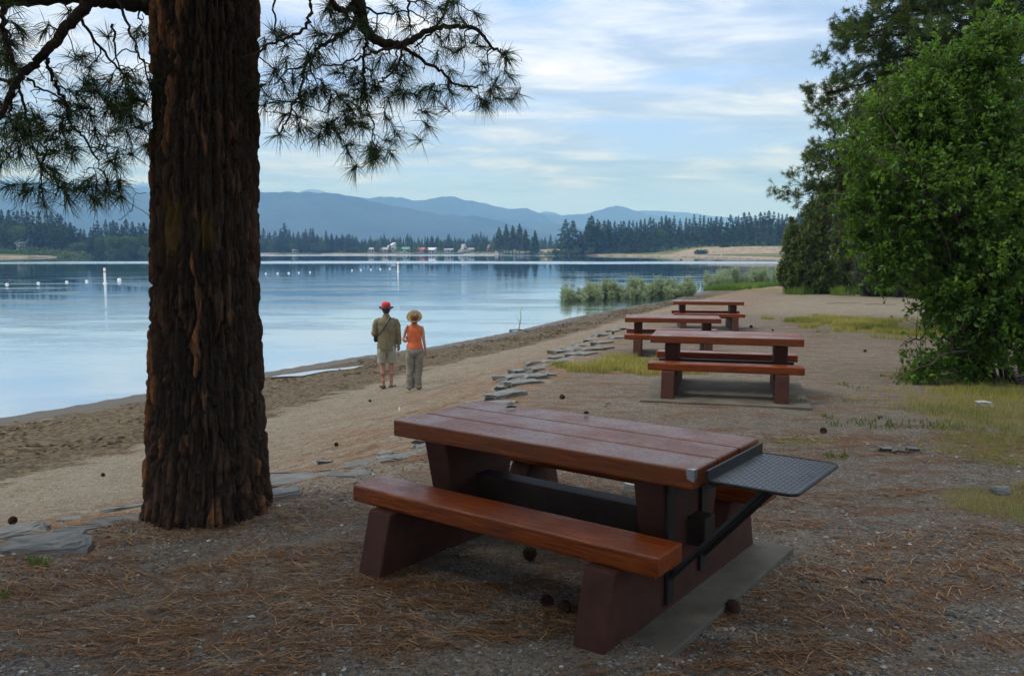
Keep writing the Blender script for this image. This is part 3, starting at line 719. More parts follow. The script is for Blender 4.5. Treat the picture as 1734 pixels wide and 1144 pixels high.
# ------------------------------------------------------------------ foliage generators
def unit(v): return v / (np.linalg.norm(v, axis=-1, keepdims=True) + 1e-12)
def needles(mb, C, D, k, length, width, r, tone=None, spread=.75, droop=.25, back=.06):
    """bursts of long needles: k per centre, two bent segments each"""
    C = np.asarray(C); D = unit(np.asarray(D)); N = len(C)
    if not N: return
    c = np.repeat(C, k, 0); d = np.repeat(D, k, 0); n = N * k
    c = c - d * (r.random((n, 1)) ** 1.3) * back
    v = unit(d * (1 - spread * .45) + r.normal(size=(n, 3)) * spread)
    L = length * r.uniform(.7, 1.1, (n, 1))
    side = unit(np.cross(v, r.normal(size=(n, 3)))) * width * .5
    g_ = np.array([0, 0, -1.]) * droop * L
    mid = c + v * L * .5 + g_ * .22; tip = c + v * L + g_ * .9
    V = np.stack([c - side, c + side, mid + side * .9, mid - side * .9, tip], 1).reshape(-1, 3)
    b = np.arange(n)[:, None] * 5
    t = np.repeat(np.repeat(r.uniform(0, 1, N) if tone is None else tone, k), 5)
    o0 = mb.n
    mb.add(V, b + np.array([[0, 1, 2, 3]]), t)
    mb.f[3].append(b + np.array([[3, 2, 4]]) + o0); mb.m[3].append(np.zeros(n, int))
def leaves(mb, C, D, size, aspect, r, tone, flat=.5):
    """pointed leaves: folded lozenges at C pointing along D"""
    C = np.asarray(C); D = unit(np.asarray(D)); n = len(C)
    L = (np.asarray(size) * r.uniform(.7, 1.25, n))[:, None]
    up = unit(np.array([0, 0, 1.]) * flat + r.normal(size=(n, 3)) * (1 - flat))
    S = unit(np.cross(D, up)) * L * aspect; N_ = unit(np.cross(S, D)) * L * .10
    V = np.stack([C, C + D * L * .45 + S + N_, C + D * L - N_ * 1.2, C + D * L * .45 - S + N_], 1).reshape(-1, 3)
    b = np.arange(n)[:, None] * 4
    mb.add(V, b + np.array([[0, 1, 2, 3]]), np.repeat(tone, 4))

# ------------------------------------------------------------------ materials of the plants
def bark_mat(name, c1, c2, c3, lichen=False):
    m = NT(name); P = m.obj(); t = m.attr('tone')
    c = m.ramp(t, [(0, c1), (.5, c2), (1, c3)])
    n = m.noise(m.mapv(P, (1, 1, .35)), 26, 6, .75)
    flake = m.noise(m.mapv(P, (1, 1, .5)), 70, 4, .8)
    c = m.mix(m.mr(n, .44, .60, 0, .7), c, (.034,.027,.024))
    c = m.mix(m.mr(flake, .56, .66, 0, .5), c, (.14,.115,.10))
    if lichen:
        for (q, s_) in LICH:
            vd_ = m.n('ShaderNodeVectorMath'); vd_.operation = 'SUBTRACT'; m.set(vd_, 0, P); vd_.inputs[1].default_value = q
            vm = m.n('ShaderNodeVectorMath'); vm.operation = 'MULTIPLY'; m.t.links.new(vd_.outputs[0], vm.inputs[0]); vm.inputs[1].default_value = s_
            vl = m.n('ShaderNodeVectorMath'); vl.operation = 'LENGTH'; m.t.links.new(vm.outputs[0], vl.inputs[0])
            f = m.math('ADD', vl.outputs['Value'], m.math('MULTIPLY', m.math('SUBTRACT', n, .5), 1.6))
            c = m.mix(m.mr(f, .5, 1.3, .55, 0), c, (.16,.095,.022))
    return m.fin(c, .92, m.bump(m.math('ADD', n, m.math('MULTIPLY', flake, .6)), .8, .008), .15)
# foreground ponderosa ---------------------------------------------------
TY = 5.42
sil = [(905,241,462),(880,243,460),(840,247,457),(800,250,454),(700,254,449),(572,258,444),(400,260,440),(200,260,438),(0,258,437)]
rows = []
for y_, a, b in sil:
    pa, pb = aty(a, y_, TY), aty(b, y_, TY); rows.append((pa[2], (pa[0] + pb[0]) / 2, (pb[0] - pa[0]) / 2))
rows = rows[::-1][::-1]
rz_ = np.array([q[0] for q in rows]); rx_ = np.array([q[1] for q in rows]); rr_ = np.array([q[2] for q in rows]) - .018
rz_ = np.append(rz_, [7, 12, 17]); rx_ = np.append(rx_, [rx_[-1] - .02, rx_[-1] - .05, rx_[-1]]); rr_ = np.append(rr_, [.27, .17, .03])
tb_z = zat(rx_[0], TY)
rz_[0] = tb_z - .10; rr_[0] += .015
PINE = (float(rx_[1]), TY, tb_z)
LICH = [((float(aty(322, 380, TY)[0]), TY - .32, float(aty(322, 385, TY)[2])), (14, 3, 5)), ((float(aty(377, 382, TY)[0]), TY - .32, float(aty(377, 390, TY)[2])), (22, 3, 8))]
LICH = [((a[0] - PINE[0], a[1] - PINE[1], a[2] - PINE[2]), s_) for a, s_ in LICH]
M_bark = bark_mat('ponderosa_bark', (.038,.026,.020), (.110,.058,.034), (.34,.135,.050), True)
def bark_trunk(zs, na, cx_f, rad_f, cy, ncell, zcell, amp, seed, wob=.02):
    th = np.linspace(0, 2 * math.pi, na, endpoint=False); T_, Z_ = np.meshgrid(th, zs)
    u = T_ / (2 * math.pi) * ncell; v = Z_ / zcell
    cxn, cyn = np.cos(T_) * 2.2, np.sin(T_) * 2.2
    u = u + (fbm(cxn * 2, cyn * 2, Z_ * 2.2, 4, seed) - .5) * 2.6
    v = v + (fbm(cxn * 3, cyn * 3, Z_ * 3.0, 4, seed + 5) - .5) * 3.4
    iu, iv = np.floor(u).astype(int), np.floor(v).astype(int)
    F1 = np.full(u.shape, 9.); F2 = F1.copy(); ID = np.zeros(u.shape)
    for du in (-2, -1, 0, 1, 2):
        for dv_ in (-2, -1, 0, 1, 2):
            a, b = (iu + du), iv + dv_
            am = a % ncell
            off = (_h(b, b * 0, b * 0, seed + 3) - .5) * .8
            jx = a + .5 + (_h(am, b, am * 0, seed) - .5) * .9 + off; jy = b + .5 + (_h(am, b, am * 0, seed + 1) - .5) * .95
            d = np.sqrt((u - jx) ** 2 + ((v - jy) * .85) ** 2)
            nw = d < F1; F2 = np.where(nw, F1, np.minimum(F2, d)); ID = np.where(nw, _h(am, b, am * 0, seed + 2), ID); F1 = np.where(nw, d, F1)
    plate = sstep(.02, .42, F2 - F1)
    fur = 1 - np.abs(2 * fbm(cxn * 3.3, cyn * 3.3, Z_ * .9, 4, seed + 30) - 1)      # long vertical furrows
    fur = sstep(.80, .97, fur)
    fine = fbm(cxn * 14, cyn * 14, Z_ * 16, 5, seed + 20); fine = fine + .5 * (sstep(.45, .55, fbm(cxn * 9, cyn * 9, Z_ * 9, 3, seed + 50)) - .5)
    disp = amp * (plate * (.75 + .55 * ID) - fur * .9 + (fine - .5) * .75) - amp * .75
    Rr = np.interp(Z_, zs, rad_f(zs)) + disp + (fbm(cxn * .7, cyn * .7, Z_ * .5, 3, seed + 40) - .5) * wob
    Xc = np.interp(Z_, zs, cx_f(zs))
    V = np.stack([Xc + Rr * np.cos(T_), cy + Rr * np.sin(T_), Z_], -1).reshape(-1, 3)
    nz = len(zs); i = np.arange(nz - 1)[:, None] * na; j = np.arange(na)[None]; k = (j + 1) % na
    tone = np.clip(.02 + .95 * ID ** 1.6 * plate + .35 * (fine - .5) - fur * .3, 0, 1)
    return V, np.stack([i + j, i + k, i + na + k, i + na + j], -1).reshape(-1, 4), tone.ravel()
zs = np.concatenate([np.linspace(rz_[0], 3.7, 860), np.linspace(3.75, 17, 130)])
V, Fq, tn = bark_trunk(zs, 430, lambda z: np.interp(z, rz_, rx_), lambda z: np.interp(z, rz_, rr_) + .05 * np.exp(-(z - tb_z) / .10) * (z < 2) * .15, TY, 16, .42, .027, 5)
pine = empty('pine_tree', PINE, 'big pine with thick furrowed reddish bark standing closest, drooping boughs on both sides', 'tree')
trunk = MB().add(V, Fq, tn).build('trunk', M_bark, pine, smooth=True)
M_limb = bark_mat('pine_limb_bark', (.022,.016,.012), (.038,.026,.02), (.06,.042,.03))
M_need = foliage('pine_needles', (.012,.026,.012), (.030,.058,.022), (.075,.085,.030), .55, .22)

def px_curve(pts, y0, y1, sx=1., sy=1., ox=0, oy=0):
    n = len(pts); return np.array([aty(ox + a * sx, oy + b * sy, y0 + (y1 - y0) * i / (n - 1)) for i, (a, b) in enumerate(pts)])
def smooth_curve(P, m=6, jit=0, r=None):
    P = np.asarray(P); n = len(P); out = []
    for i in range(n - 1):
        p0, p1, p2, p3 = P[max(i - 1, 0)], P[i], P[i + 1], P[min(i + 2, n - 1)]
        for t in np.linspace(0, 1, m, endpoint=False):
            out.append(.5 * ((2 * p1) + (-p0 + p2) * t + (2 * p0 - 5 * p1 + 4 * p2 - p3) * t * t + (-p0 + 3 * p1 - 3 * p2 + p3) * t ** 3))
    out.append(P[-1]); out = np.array(out)
    if jit: out[1:-1] += r.normal(size=(len(out) - 2, 3)) * jit
    return out
def bough(limbs, tufts, seed, extra_bare, need_k, need_len, lname):
    """limbs: list of (curve, r0, r1); tufts: target points. Twigs grow from the nearest older wood to each target."""
    r = np.random.default_rng(seed); wood = MB(); nd = MB(); pool = []
    for C, r0, r1 in limbs:
        C = smooth_curve(C, 7, .006, r); rr = np.linspace(r0, r1, len(C)); tube(wood, C, rr, 9, r.uniform(.2, .8))
        pool += [(p, q) for p, q in zip(C, rr)]
    PP = np.array([p for p, _ in pool]); PR = [q for _, q in pool]
    def grow(tgt, rad0, bare=False):
        nonlocal PP, PR
        d = PP - tgt; dist = np.linalg.norm(d * [1, 1, .8], axis=1) + np.maximum(0, -d[:, 2]) * 1.6 + r.uniform(0, .18, len(PP))
        k = int(np.argmin(dist)); s = PP[k]; L = np.linalg.norm(tgt - s)
        if L < .03: return None
        m1 = s + (tgt - s) * .35 + r.normal(size=3) * L * .10 + [0, 0, L * r.uniform(-.02, .16)]
        m2 = s + (tgt - s) * .72 + r.normal(size=3) * L * .09 + [0, 0, L * r.uniform(-.12, .05)]
        C = smooth_curve([s, m1, m2, tgt], 4, L * .012, r)
        q0 = min(PR[k] * .75, rad0 + L * .006); rr = np.linspace(q0, .0022, len(C))
        tube(wood, C, rr, 5, r.uniform(0, .8), cap=False)
        PP = np.vstack([PP, C[2:]]); PR = PR + list(rr[2:])
        return C[-1] - C[-3]
    order = np.argsort([np.linalg.norm(PP - t, axis=1).min() for t in tufts])
    cs, dsn = [], []
    for i in order:
        t = tufts[i]; d = grow(t, .006)
        if d is None: d = np.array([0, 0, -1.])
        cs.append(t); dsn.append(d)
        for _ in range(r.integers(0, 3)):      # satellites hanging beside the main tuft
            t2 = t + r.normal(size=3) * [.09, .14, .07] - [0, 0, .02]
            d2 = grow(t2, .004)
            if d2 is not None and r.random() < .62: cs.append(t2); dsn.append(d2)
    ref = np.array(tufts)
    for _ in range(extra_bare):
        a, b = ref[r.integers(len(ref))], ref[r.integers(len(ref))]
        if np.linalg.norm(a - b) > 1.0: continue
        t = a + (b - a) * r.random() + r.normal(size=3) * .09
        d = grow(t, .003, True)
        if d is not None and r.random() < .10: cs.append(t); dsn.append(d)
    dsn = unit(np.array(dsn)) + np.array([0, 0, -.25])
    needles(nd, cs, dsn, need_k, need_len, .0034, r, spread=.62, droop=.22, back=.07)
    b_ = wood.build('branch', M_limb, pine, smooth=True)
    nd.build('needles', M_need, b_)   # sub-part
    return b_
WLOC['branch'] = PINE; WLOC['branch.001'] = PINE; WLOC['branch.002'] = PINE; WLOC['branch.003'] = PINE
s8 = dict(sx=1/3.689, sy=1/3.689, ox=430, oy=0); s1 = dict(sx=1/2.86, sy=1/2.86)
tx0 = float(rx_[8])
Lr = [([(650,-40),(652,40),(668,110),(700,190),(760,245),(850,278),(920,285),(1000,245),(1100,190),(1250,165),(1390,190),(1500,300),(1580,340)], 5.55, 6.2, .036, .006),
      ([(920,285),(1050,370),(1170,450),(1270,530),(1380,545),(1430,530)], 5.85, 6.3, .014, .004),
      ([(652,55),(600,60),(530,62),(500,20),(470,-60)], 5.56, 5.3, .02, .016),
      ([(640,70),(610,170),(500,240),(390,320),(322,420),(290,560),(210,740),(165,830)], 5.56, 5.2, .015, .004),
      ([(360,-60),(350,100),(290,200),(130,260),(0,340),(-60,360)], 5.1, 5.0, .012, .005),
      ([(715,215),(690,330),(690,500),(700,640),(745,790),(745,920)], 5.6, 5.9, .011, .004),
      ([(900,285),(740,330),(640,370),(480,410),(330,415)], 5.8, 5.3, .010, .004),
      ([(950,-60),(968,100),(985,240)], 6.0, 6.1, .010, .005),
      ([(1240,-60),(1160,140),(1060,250),(1000,290)], 6.3, 6.1, .012, .005),
      ([(930,300),(890,430),(800,500),(770,560)], 5.8, 5.5, .010, .004),
      ([(700,50),(820,90),(980,70),(1090,150)], 5.7, 6.4, .008, .004),
      ([(120,-60),(125,120),(140,260)], 4.9, 5.0, .007, .004)]
limbs = []
for c, y0, y1, r0, r1 in Lr: limbs.append((px_curve(c, y0, y1, **s8), r0, r1))
j0 = limbs[0][0][0]; limbs[0] = (np.vstack([[(tx0 + .2, TY, 5.2), (tx0 + .75, TY + .1, 4.9), ((tx0 + .75 + j0[0]) / 2, TY + .1, 4.55)], limbs[0][0]]), .055, .006)
limbs.append((np.array([limbs[2][0][-1], limbs[2][0][-1] + [-.15, .02, .25], (tx0 + .25, TY, 4.6)])[::-1], .028, .016))
limbs.append((np.array([limbs[4][0][0], limbs[4][0][0] + [-.05, .05, .3], (tx0 + .22, TY, 4.4)])[::-1], .02, .012))
limbs.append((np.array([limbs[7][0][0], (j0[0] - .2, TY + .2, 4.2), (j0[0] - .7, TY + .15, 4.75)])[::-1], .02, .01))
limbs.append((np.array([limbs[8][0][0], limbs[8][0][0] + [-.4, -.1, .4], (tx0 + .8, TY + .1, 4.95)])[::-1], .025, .012))
limbs.append((np.array([limbs[11][0][0], limbs[11][0][0] + [-.1, .1, .4], (tx0 + .2, TY, 4.3)])[::-1], .014, .007))
tr = [(190,220),(60,290),(200,290),(130,460),(330,350),(380,570),(150,640),(190,720),(270,730),(150,840),(280,810),(400,860),(460,780),(520,800),(600,900),(590,960),(740,1000),(860,960),(830,740),(900,840),(1030,870),(1080,700),(1190,670),(930,580),(860,580),(870,400),(780,540),(740,430),(690,790),(660,680),(540,620),(570,740),(1100,560),(1210,540),(1330,540),(1430,460),(1530,550),(1420,640),(1450,660),(1560,340),(1590,330),(1390,240),(1280,310),(1300,130),(1130,120),(1080,20),(1230,20),(1300,260),(570,130),(420,220),(760,200),(950,270),(980,420),(850,880),(700,160),(560,200),(620,460),(500,450),(1160,230),(480,80),(440,280),(250,510),(50,530),(60,660),(860,30),(1010,600),(930,470),(640,520),(720,960),(1480,590),(1500,520),(1240,590),(480,40),(600,20),(1250,120),(1180,60),(900,560),(340,380),(350,600),(620,620),(680,560)]
rg = np.random.default_rng(55)
def tpts(L, kw, d0, slope, jit, seed):
    r = np.random.default_rng(seed); out = []
    for a, b in L:
        p = aty(kw.get('ox', 0) + a * kw['sx'], b * kw['sy'], d0 + slope * (a) + r.uniform(-jit, jit)); out.append(p)
    return out
bough(limbs, tpts(tr, s8, 5.2, .0007, .28, 1), 3, 330, 62, .145, 'r')
Ll = [([(740,60),(700,20),(560,8),(470,0),(430,5),(400,50),(330,115),(260,210),(180,300),(100,375),(60,430),(0,570),(-40,640)], 5.35, 4.9, .050, .012),
      ([(560,8),(400,-14),(200,-4),(60,6),(-80,20)], 5.3, 5.0, .045, .03),
      ([(100,372),(40,392),(-60,380)], 5.0, 5.2, .014, .008),
      ([(232,285),(270,400),(325,520),(335,590),(400,650),(470,780),(525,885)], 5.05, 5.2, .013, .004),
      ([(390,90),(480,230),(600,360),(700,470)], 5.2, 5.5, .010, .004),
      ([(560,-40),(620,130),(680,280),(735,440)], 5.2, 5.1, .010, .004),
      ([(545,120),(560,230),(590,380)], 5.2, 5.3, .008, .004),
      ([(130,380),(220,440),(340,500)], 5.0, 5.3, .008, .004),
      ([(235,660),(205,800),(200,900),(215,990)], 5.0, 4.9, .006, .003),
      ([(332,590),(260,650),(215,720)], 5.1, 5.0, .006, .003),
      ([(92,410),(130,560),(160,700),(210,820),(310,880),(390,910)], 5.0, 5.3, .009, .003),
      ([(60,440),(50,560),(70,640)], 4.95, 5.2, .008, .004),
      ([(30,-40),(10,100),(40,220),(70,310)], 4.9, 4.8, .02, .008)]
limbs = [(px_curve(c, y0, y1, **s1), r0, r1) for c, y0, y1, r0, r1 in Ll]
tl = [(30,240),(60,330),(20,310),(220,150),(370,290),(440,330),(370,450),(390,520),(540,510),(530,400),(650,160),(600,380),(700,500),(20,630),(80,630),(150,650),(40,750),(150,710),(210,820),(330,700),(350,760),(290,560),(480,710),(580,630),(640,745),(710,700),(520,880),(390,910),(330,970),(290,905),(130,890),(215,1000),(455,965),(545,930),(590,960),(500,940),(430,880),(720,720),(680,390),(430,440),(260,370),(300,640),(100,560),(20,180),(620,500),(570,540),(330,70),(700,160),(0,260),(40,290),(90,340),(10,200),(10,650),(0,760),(20,560),(120,640),(180,560),(620,440),(660,480),(560,470),(480,450),(690,620),(350,540),(60,200),(130,930),(580,900)]
bough(limbs, tpts(tl, s1, 5.15, .0002, .30, 2), 4, 380, 62, .145, 'l')

def crown(root, mb_w, mb_n, cx_, cy_, z0, z1, Rm, nl, seed, k=22, ln=.17, w_=.009, skip=None, droop=.5, tuft=9, clump=None, tone=None, flatten=1.):
    """whorled limbs with side twigs, tufts at and near their ends"""
    r = np.random.default_rng(seed); cs, dn = [], []
    for i in range(nl):
        t = (i + r.random()) / nl; z = z0 + (z1 - z0) * t; a = i * 2.4 + r.uniform(-.4, .4)
        L = Rm * (1 - t) ** .6 * r.uniform(.75, 1.12) * (1 if t > .12 else .6 + 3 * t)
        if skip and skip(a, z, L): continue
        d = np.array([math.cos(a), math.sin(a), 0]); rise = r.uniform(.1, .35)
        P = [np.array([cx_, cy_, z]) + d * L * q + np.array([0, 0, L * (rise * q - droop * q * q)]) for q in (0, .3, .6, .85, 1)]
        C = smooth_curve(P, 4, L * .012, r); tube(mb_w, C, np.linspace(.022 + .012 * L, .006, len(C)), 6, r.uniform(0, .8), cap=False)
        for q in range(int(5 + L * 4)):
            f = .25 + .75 * r.random() ** .8; b = C[int(f * (len(C) - 1))]; l2 = L * r.uniform(.12, .30) + .1
            dd = unit(d * .7 + r.normal(size=3) * [.7, .7, .35]); e = b + dd * l2 + [0, 0, -.12 * l2]
            m_ = (b + e) / 2 + r.normal(size=3) * l2 * .08
            C2 = smooth_curve([b, m_, e], 3); tube(mb_w, C2, np.linspace(.009, .004, len(C2)), 4, .3, cap=False)
            for u in range(tuft):
                g_ = r.random(); o_ = b + (e - b) * (.25 + .8 * g_) + r.normal(size=3) * l2 * .22
                cs.append(o_ if clump is None else e + r.normal(size=3) * clump); dn.append(unit(dd + r.normal(size=3) * .8 + [0, 0, .35]))
    needles(mb_n, cs, dn, k, ln, w_, r, spread=.7, droop=.1)
w_, n_ = MB(), MB()
def skipf(a, z, L): return z < 5.6 and math.sin(a) > -.2
crown(pine, w_, n_, tx0, TY, 4.9, 16, 4.2, 58, 9, k=20, ln=.2, w_=.014, droop=.25, tuft=7, skip=skipf)
b_ = w_.build('branch', M_limb, pine, smooth=True); n_.build('needles', M_need, b_)

# pine standing behind the leafy bush at right, boughs reaching over it
M_need2 = foliage('pine_needles_green', (.024,.052,.014), (.060,.105,.024), (.14,.155,.035), .55, .25)
def simple_pine(loc, H_, r0, label, z0, z1, Rm, nl, seed, mat_n, group=None, **kw):
    t = empty('pine_tree', loc, label, 'tree', group)
    zs = np.linspace(loc[2] - .1, loc[2] + H_, 90); f = (zs - zs[0]) / H_
    V, Fq, tn = bark_trunk(zs, 60, lambda z: loc[0] + z * 0, lambda z: r0 * (1 - .93 * (z - zs[0]) / H_) + .05 * np.exp(-(z - zs[0]) / .25), loc[1], 14, .3, .02, seed)
    WLOC['tmp'] = tuple(loc)
    MB().add(V, Fq, tn).build('trunk', M_bark2, t, smooth=True)
    a, b = MB(), MB(); crown(t, a, b, loc[0], loc[1], loc[2] + z0, loc[2] + z1, Rm, nl, seed, **kw)
    bo = a.build('branch', M_limb, t, smooth=True); WLOC[bo.name] = tuple(loc); b.build('needles', mat_n, bo); return t
M_bark2 = bark_mat('pine_bark', (.045,.028,.020), (.095,.05,.03), (.17,.08,.045))
p = onz(1600, 552, -.25)
simple_pine((p[0] + .3, p[1], zat(p[0] + .3, p[1])), 14, .24, 'tall dark green pine rising behind the big leafy bush at the right edge', 2.9, 13.5, 4.1, 190, 21, M_need2, k=22, ln=.15, w_=.010, droop=.22, tuft=13, clump=.10)
p = hit(1548, 505)
simple_pine(tuple(p), 13, .24, 'pine whose bare brown trunk shows between the junipers and the leafy bush', 4.5, 12.5, 3.6, 60, 22, M_need2, k=10, ln=.22, w_=.022, droop=.2, tuft=7)
# unseen pines beside and behind the photographer, there to shade the picnic ground
for (x_, y_, s_) in ((4.9, -1.6, 23), (-3.4, -3.6, 24), (-7.2, .8, 25)):  # leftmost one added to deepen the foreground shade; all crowns thickened for it
    simple_pine((x_, y_, zat(x_, y_)), 15, .28, 'unseen pine shading the picnic ground, %s' % ('right of the camera' if x_ > 0 else 'left behind the camera' if x_ > -5 else 'added out of the picture to the left to deepen the shade'), 4.2, 14.5, 4.4, 85, s_, M_need, k=11, ln=.26, w_=.036, droop=.2, tuft=8)

# ------------------------------------------------------------------ broad leaved bush and junipers
def sample_blobs(bl, n, r, shell=.55):
    """random points in a union of ellipsoids (cx,cy,cz,rx,ry,rz), biased towards the surface"""
    w = np.array([b[3] * b[4] * b[5] for b in bl]) ** .8; w /= w.sum(); k = r.choice(len(bl), n, p=w)
    B = np.array(bl)[k]; d = unit(r.normal(size=(n, 3))); q = (shell + (1 - shell) * r.random(n)) 
    return B[:, :3] + d * q[:, None] * B[:, 3:], d
def px_blob(px, py, rx, ry, Y, deep=.8):
    c = aty(px, py, Y); s_ = Y / F_; return (c[0], c[1], c[2], rx * s_, rx * s_ * deep, ry * s_)
M_leafstem = simple('bush_stem', (.035,.025,.018), (.08,.06,.045), 20)
M_leaf = foliage('bush_leaf', (.040,.115,.010), (.10,.225,.016), (.25,.37,.035), .5, .42, .4)
def leafy(loc, blobs, ntw, nleaf, lsize, asp, seed, mat_l, label, cat, name, twl=.55, up=.35, stemr=.03, stems=14, group=None, tone_b=0, mats=None, shoots=0):
    r = np.random.default_rng(seed); t = empty(name, loc, label, cat, group)
    wd_, lf = MB(), MB()
    tips, dirs = sample_blobs(blobs, ntw, r, .45)
    gz = loc[2]
    if shoots: q_ = r.random(len(tips)) < .10; tips = tips + (unit(dirs + [0, 0, .9]) * r.uniform(.1, shoots, (len(tips), 1))) * q_[:, None]
    ok = tips[:, 2] > gz + .05; tips, dirs = tips[ok], dirs[ok]
    base = np.array(loc)
    # main stems fan out from the base to the blob centres
    ends = [np.array(b[:3]) for b in blobs] + [np.array(blobs[r.integers(len(blobs))][:3]) + r.normal(size=3) * .4 for _ in range(stems)]
    SP = []
    for e in ends:
        if e[2] < gz + .15: e = e + [0, 0, .3]
        s0 = base + r.normal(size=3) * [.15, .15, 0]; m_ = s0 + (e - s0) * .45 + [0, 0, .18 * np.linalg.norm(e - s0)] + r.normal(size=3) * .1
        C = smooth_curve([s0, m_, e], 7, .02, r); tube(wd_, C, np.linspace(stemr, stemr * .25, len(C)), 5, .5, cap=False); SP.append(C)
    SP = np.vstack(SP)
    # twigs
    L = twl * r.uniform(.5, 1.3, len(tips)); d = unit(dirs + np.array([0, 0, up]) + r.normal(size=dirs.shape) * .45)
    st = tips - d * L[:, None]
    for a, b, dd in zip(st, tips, d):
        q = SP[np.argmin(((SP - a) ** 2).sum(1) + np.maximum(0, SP[:, 2] - a[2]) * .5)]
        if np.linalg.norm(q - a) < 1.2: tube(wd_, [q, (q + a) / 2 + [0, 0, .04], a, b], [.006, .005, .004, .002], 3, .5, cap=False)
        else: tube(wd_, [a, b], [.004, .002], 3, .5, cap=False)
    k = nleaf; n = len(tips)
    f = r.random((n, k)) ; P = st[:, None] + (tips - st)[:, None] * f[..., None]
    side = unit(np.cross(np.repeat(d[:, None], k, 1), r.normal(size=(n, k, 3))))
    D = unit(d[:, None] * .6 + side * .9 + np.array([0, 0, -.12]))
    tw_t = r.uniform(0, 1, n) * .6 + tone_b
    tone = np.clip(np.repeat(tw_t[:, None], k, 1) + .32 * f ** 3 + r.normal(size=(n, k)) * .08, 0, 1)
    leaves(lf, (P + side * .006).reshape(-1, 3), D.reshape(-1, 3), np.full(n * k, lsize), asp, r, tone.ravel(), .45)
    wd_.build('stem', mats or M_leafstem, t, smooth=True); lf.build('leaves', mat_l, t)
    return t
bp_ = onz(1660, 628, -.05); BY = float(bp_[1]); bush_loc = (float(bp_[0]), BY, zat(bp_[0], BY))
PB = px_blob
bl = [PB(1670,420,165,150,BY),PB(1585,330,105,85,BY-.3),PB(1500,310,62,62,BY-.4),PB(1610,210,75,75,BY),PB(1700,200,85,110,BY+.3),PB(1770,350,150,200,BY+.4),PB(1600,500,70,70,BY-.5),PB(1700,540,110,90,BY-.1),PB(1640,600,85,42,BY-.3),PB(1800,560,120,110,BY+.2),PB(1545,420,60,60,BY-.5),PB(1560,190,95,85,BY+.3),PB(1640,120,95,55,BY+.5),PB(1480,250,45,55,BY-.1),PB(1470,345,42,40,BY-.3),PB(1515,455,42,50,BY-.4),PB(1490,400,35,40,BY-.2),PB(1700,100,45,55,BY+.2),PB(1555,215,40,60,BY),PB(1570,618,50,34,BY-.5)]
bl = [PB(1625,330,170,130,BY+.2), PB(1710,70,70,75,BY+.3), PB(1600,150,60,80,BY+.1)] + bl; bl = [(b[0] - (.22 if b[2] > 1.3 else 0), *b[1:]) for b in bl]
leafy(bush_loc, bl, 4400, 17, .078, .29, 31, M_leaf, 'big bright green leafy bush with arching twigs at the right edge', 'bush', 'leafy_bush', shoots=.55)
M_jun = foliage('juniper_spray', (.055,.085,.016), (.125,.155,.030), (.24,.22,.055), .7, .18)
M_jun2 = foliage('grey_juniper_spray', (.060,.078,.042), (.11,.13,.07), (.18,.20,.11), .7, .15)
for (px, py, blobs_, lab, mt, seed, Yo) in [
    (1365, 497, [(1350,462,36,40),(1385,465,42,40),(1352,420,30,35),(1375,405,36,40),(1388,362,27,36),(1340,400,15,40),(1400,330,16,34),(1330,455,14,28)], 'dark olive juniper nearest the lake, leftmost of the dark junipers', M_jun, 41, 0),
    (1440, 497, [(1440,450,45,50),(1445,400,45,50),(1440,345,35,45),(1432,305,18,40),(1425,285,9,22),(1470,420,40,50)], 'tall olive juniper with a pointed top behind the leftmost one', M_jun, 42, 2.5),
    (1475, 500, [(1480,455,36,42),(1485,415,30,40),(1478,380,22,30)], 'greyish green juniper between the tall one and the bush', M_jun2, 43, -1),
    (1540, 505, [(1540,440,55,55),(1560,390,55,60),(1530,340,40,45),(1590,430,60,60)], 'dark juniper half hidden behind the leafy bush', M_jun, 44, 1)]:
    p = hit(px, py); Yj = p[1] + Yo
    leafy((p[0], Yj, zat(p[0], Yj)), [PB(a, b, c_, d_, Yj, .9) for a, b, c_, d_ in blobs_], 2300, 22, .15, .24, seed, mt, lab, 'juniper', 'juniper_tree', twl=.5, up=.7, stemr=.05, stems=6)
# pale willows standing in the shallows
M_wil = foliage('willow_leaf', (.20,.26,.13), (.33,.40,.23), (.46,.52,.35), .6, .3)
WI = [(985,508,30,24),(1022,505,30,30),(1060,505,34,36),(1100,503,34,33),(1142,500,28,28),(1165,492,10,14),(1212,484,26,26),(1248,482,26,30),(1285,480,26,28),(1316,478,22,28)]
wl = ['leftmost','second','third','fourth','fifth','small sixth','seventh','eighth','ninth','last']
for i, (px, py, rx, hh_) in enumerate(WI):
    p = onz(px, py, ZW); z0_ = ZW if i < 6 else zat(p[0], p[1]); s_ = p[1] / F_
    r = np.random.default_rng(60 + i)
    B = [(p[0] + r.uniform(-.95, .95) * rx * s_, p[1] + r.uniform(-1.2, 1.2), ZW + hh_ * s_ * (q * .5), rx * s_ * .34, rx * s_ * .35, hh_ * s_ * q * .5) for q in r.uniform(.5, 1.25, 16)]
    B0 = [(p[0] + r.uniform(-.6, .6) * rx * s_, p[1] + r.uniform(-1, 1), ZW + hh_ * s_ * q, rx * s_ * .7, rx * s_ * .6, hh_ * s_ * .50) for q in (.25, .45, .65, .85, .45)]
    where = 'standing in the shallows' if i < 6 else 'on the green point behind the farthest table'
    leafy((p[0], p[1], min(z0_, ZW) - .05), B, 700, 17, .16, .10, 60 + i, M_wil, 'pale green willow clump %s, %s from the left' % (where, wl[i]), 'willow', 'willow_bush', twl=.65, up=2.6, stemr=.015, stems=5, tone_b=.1)

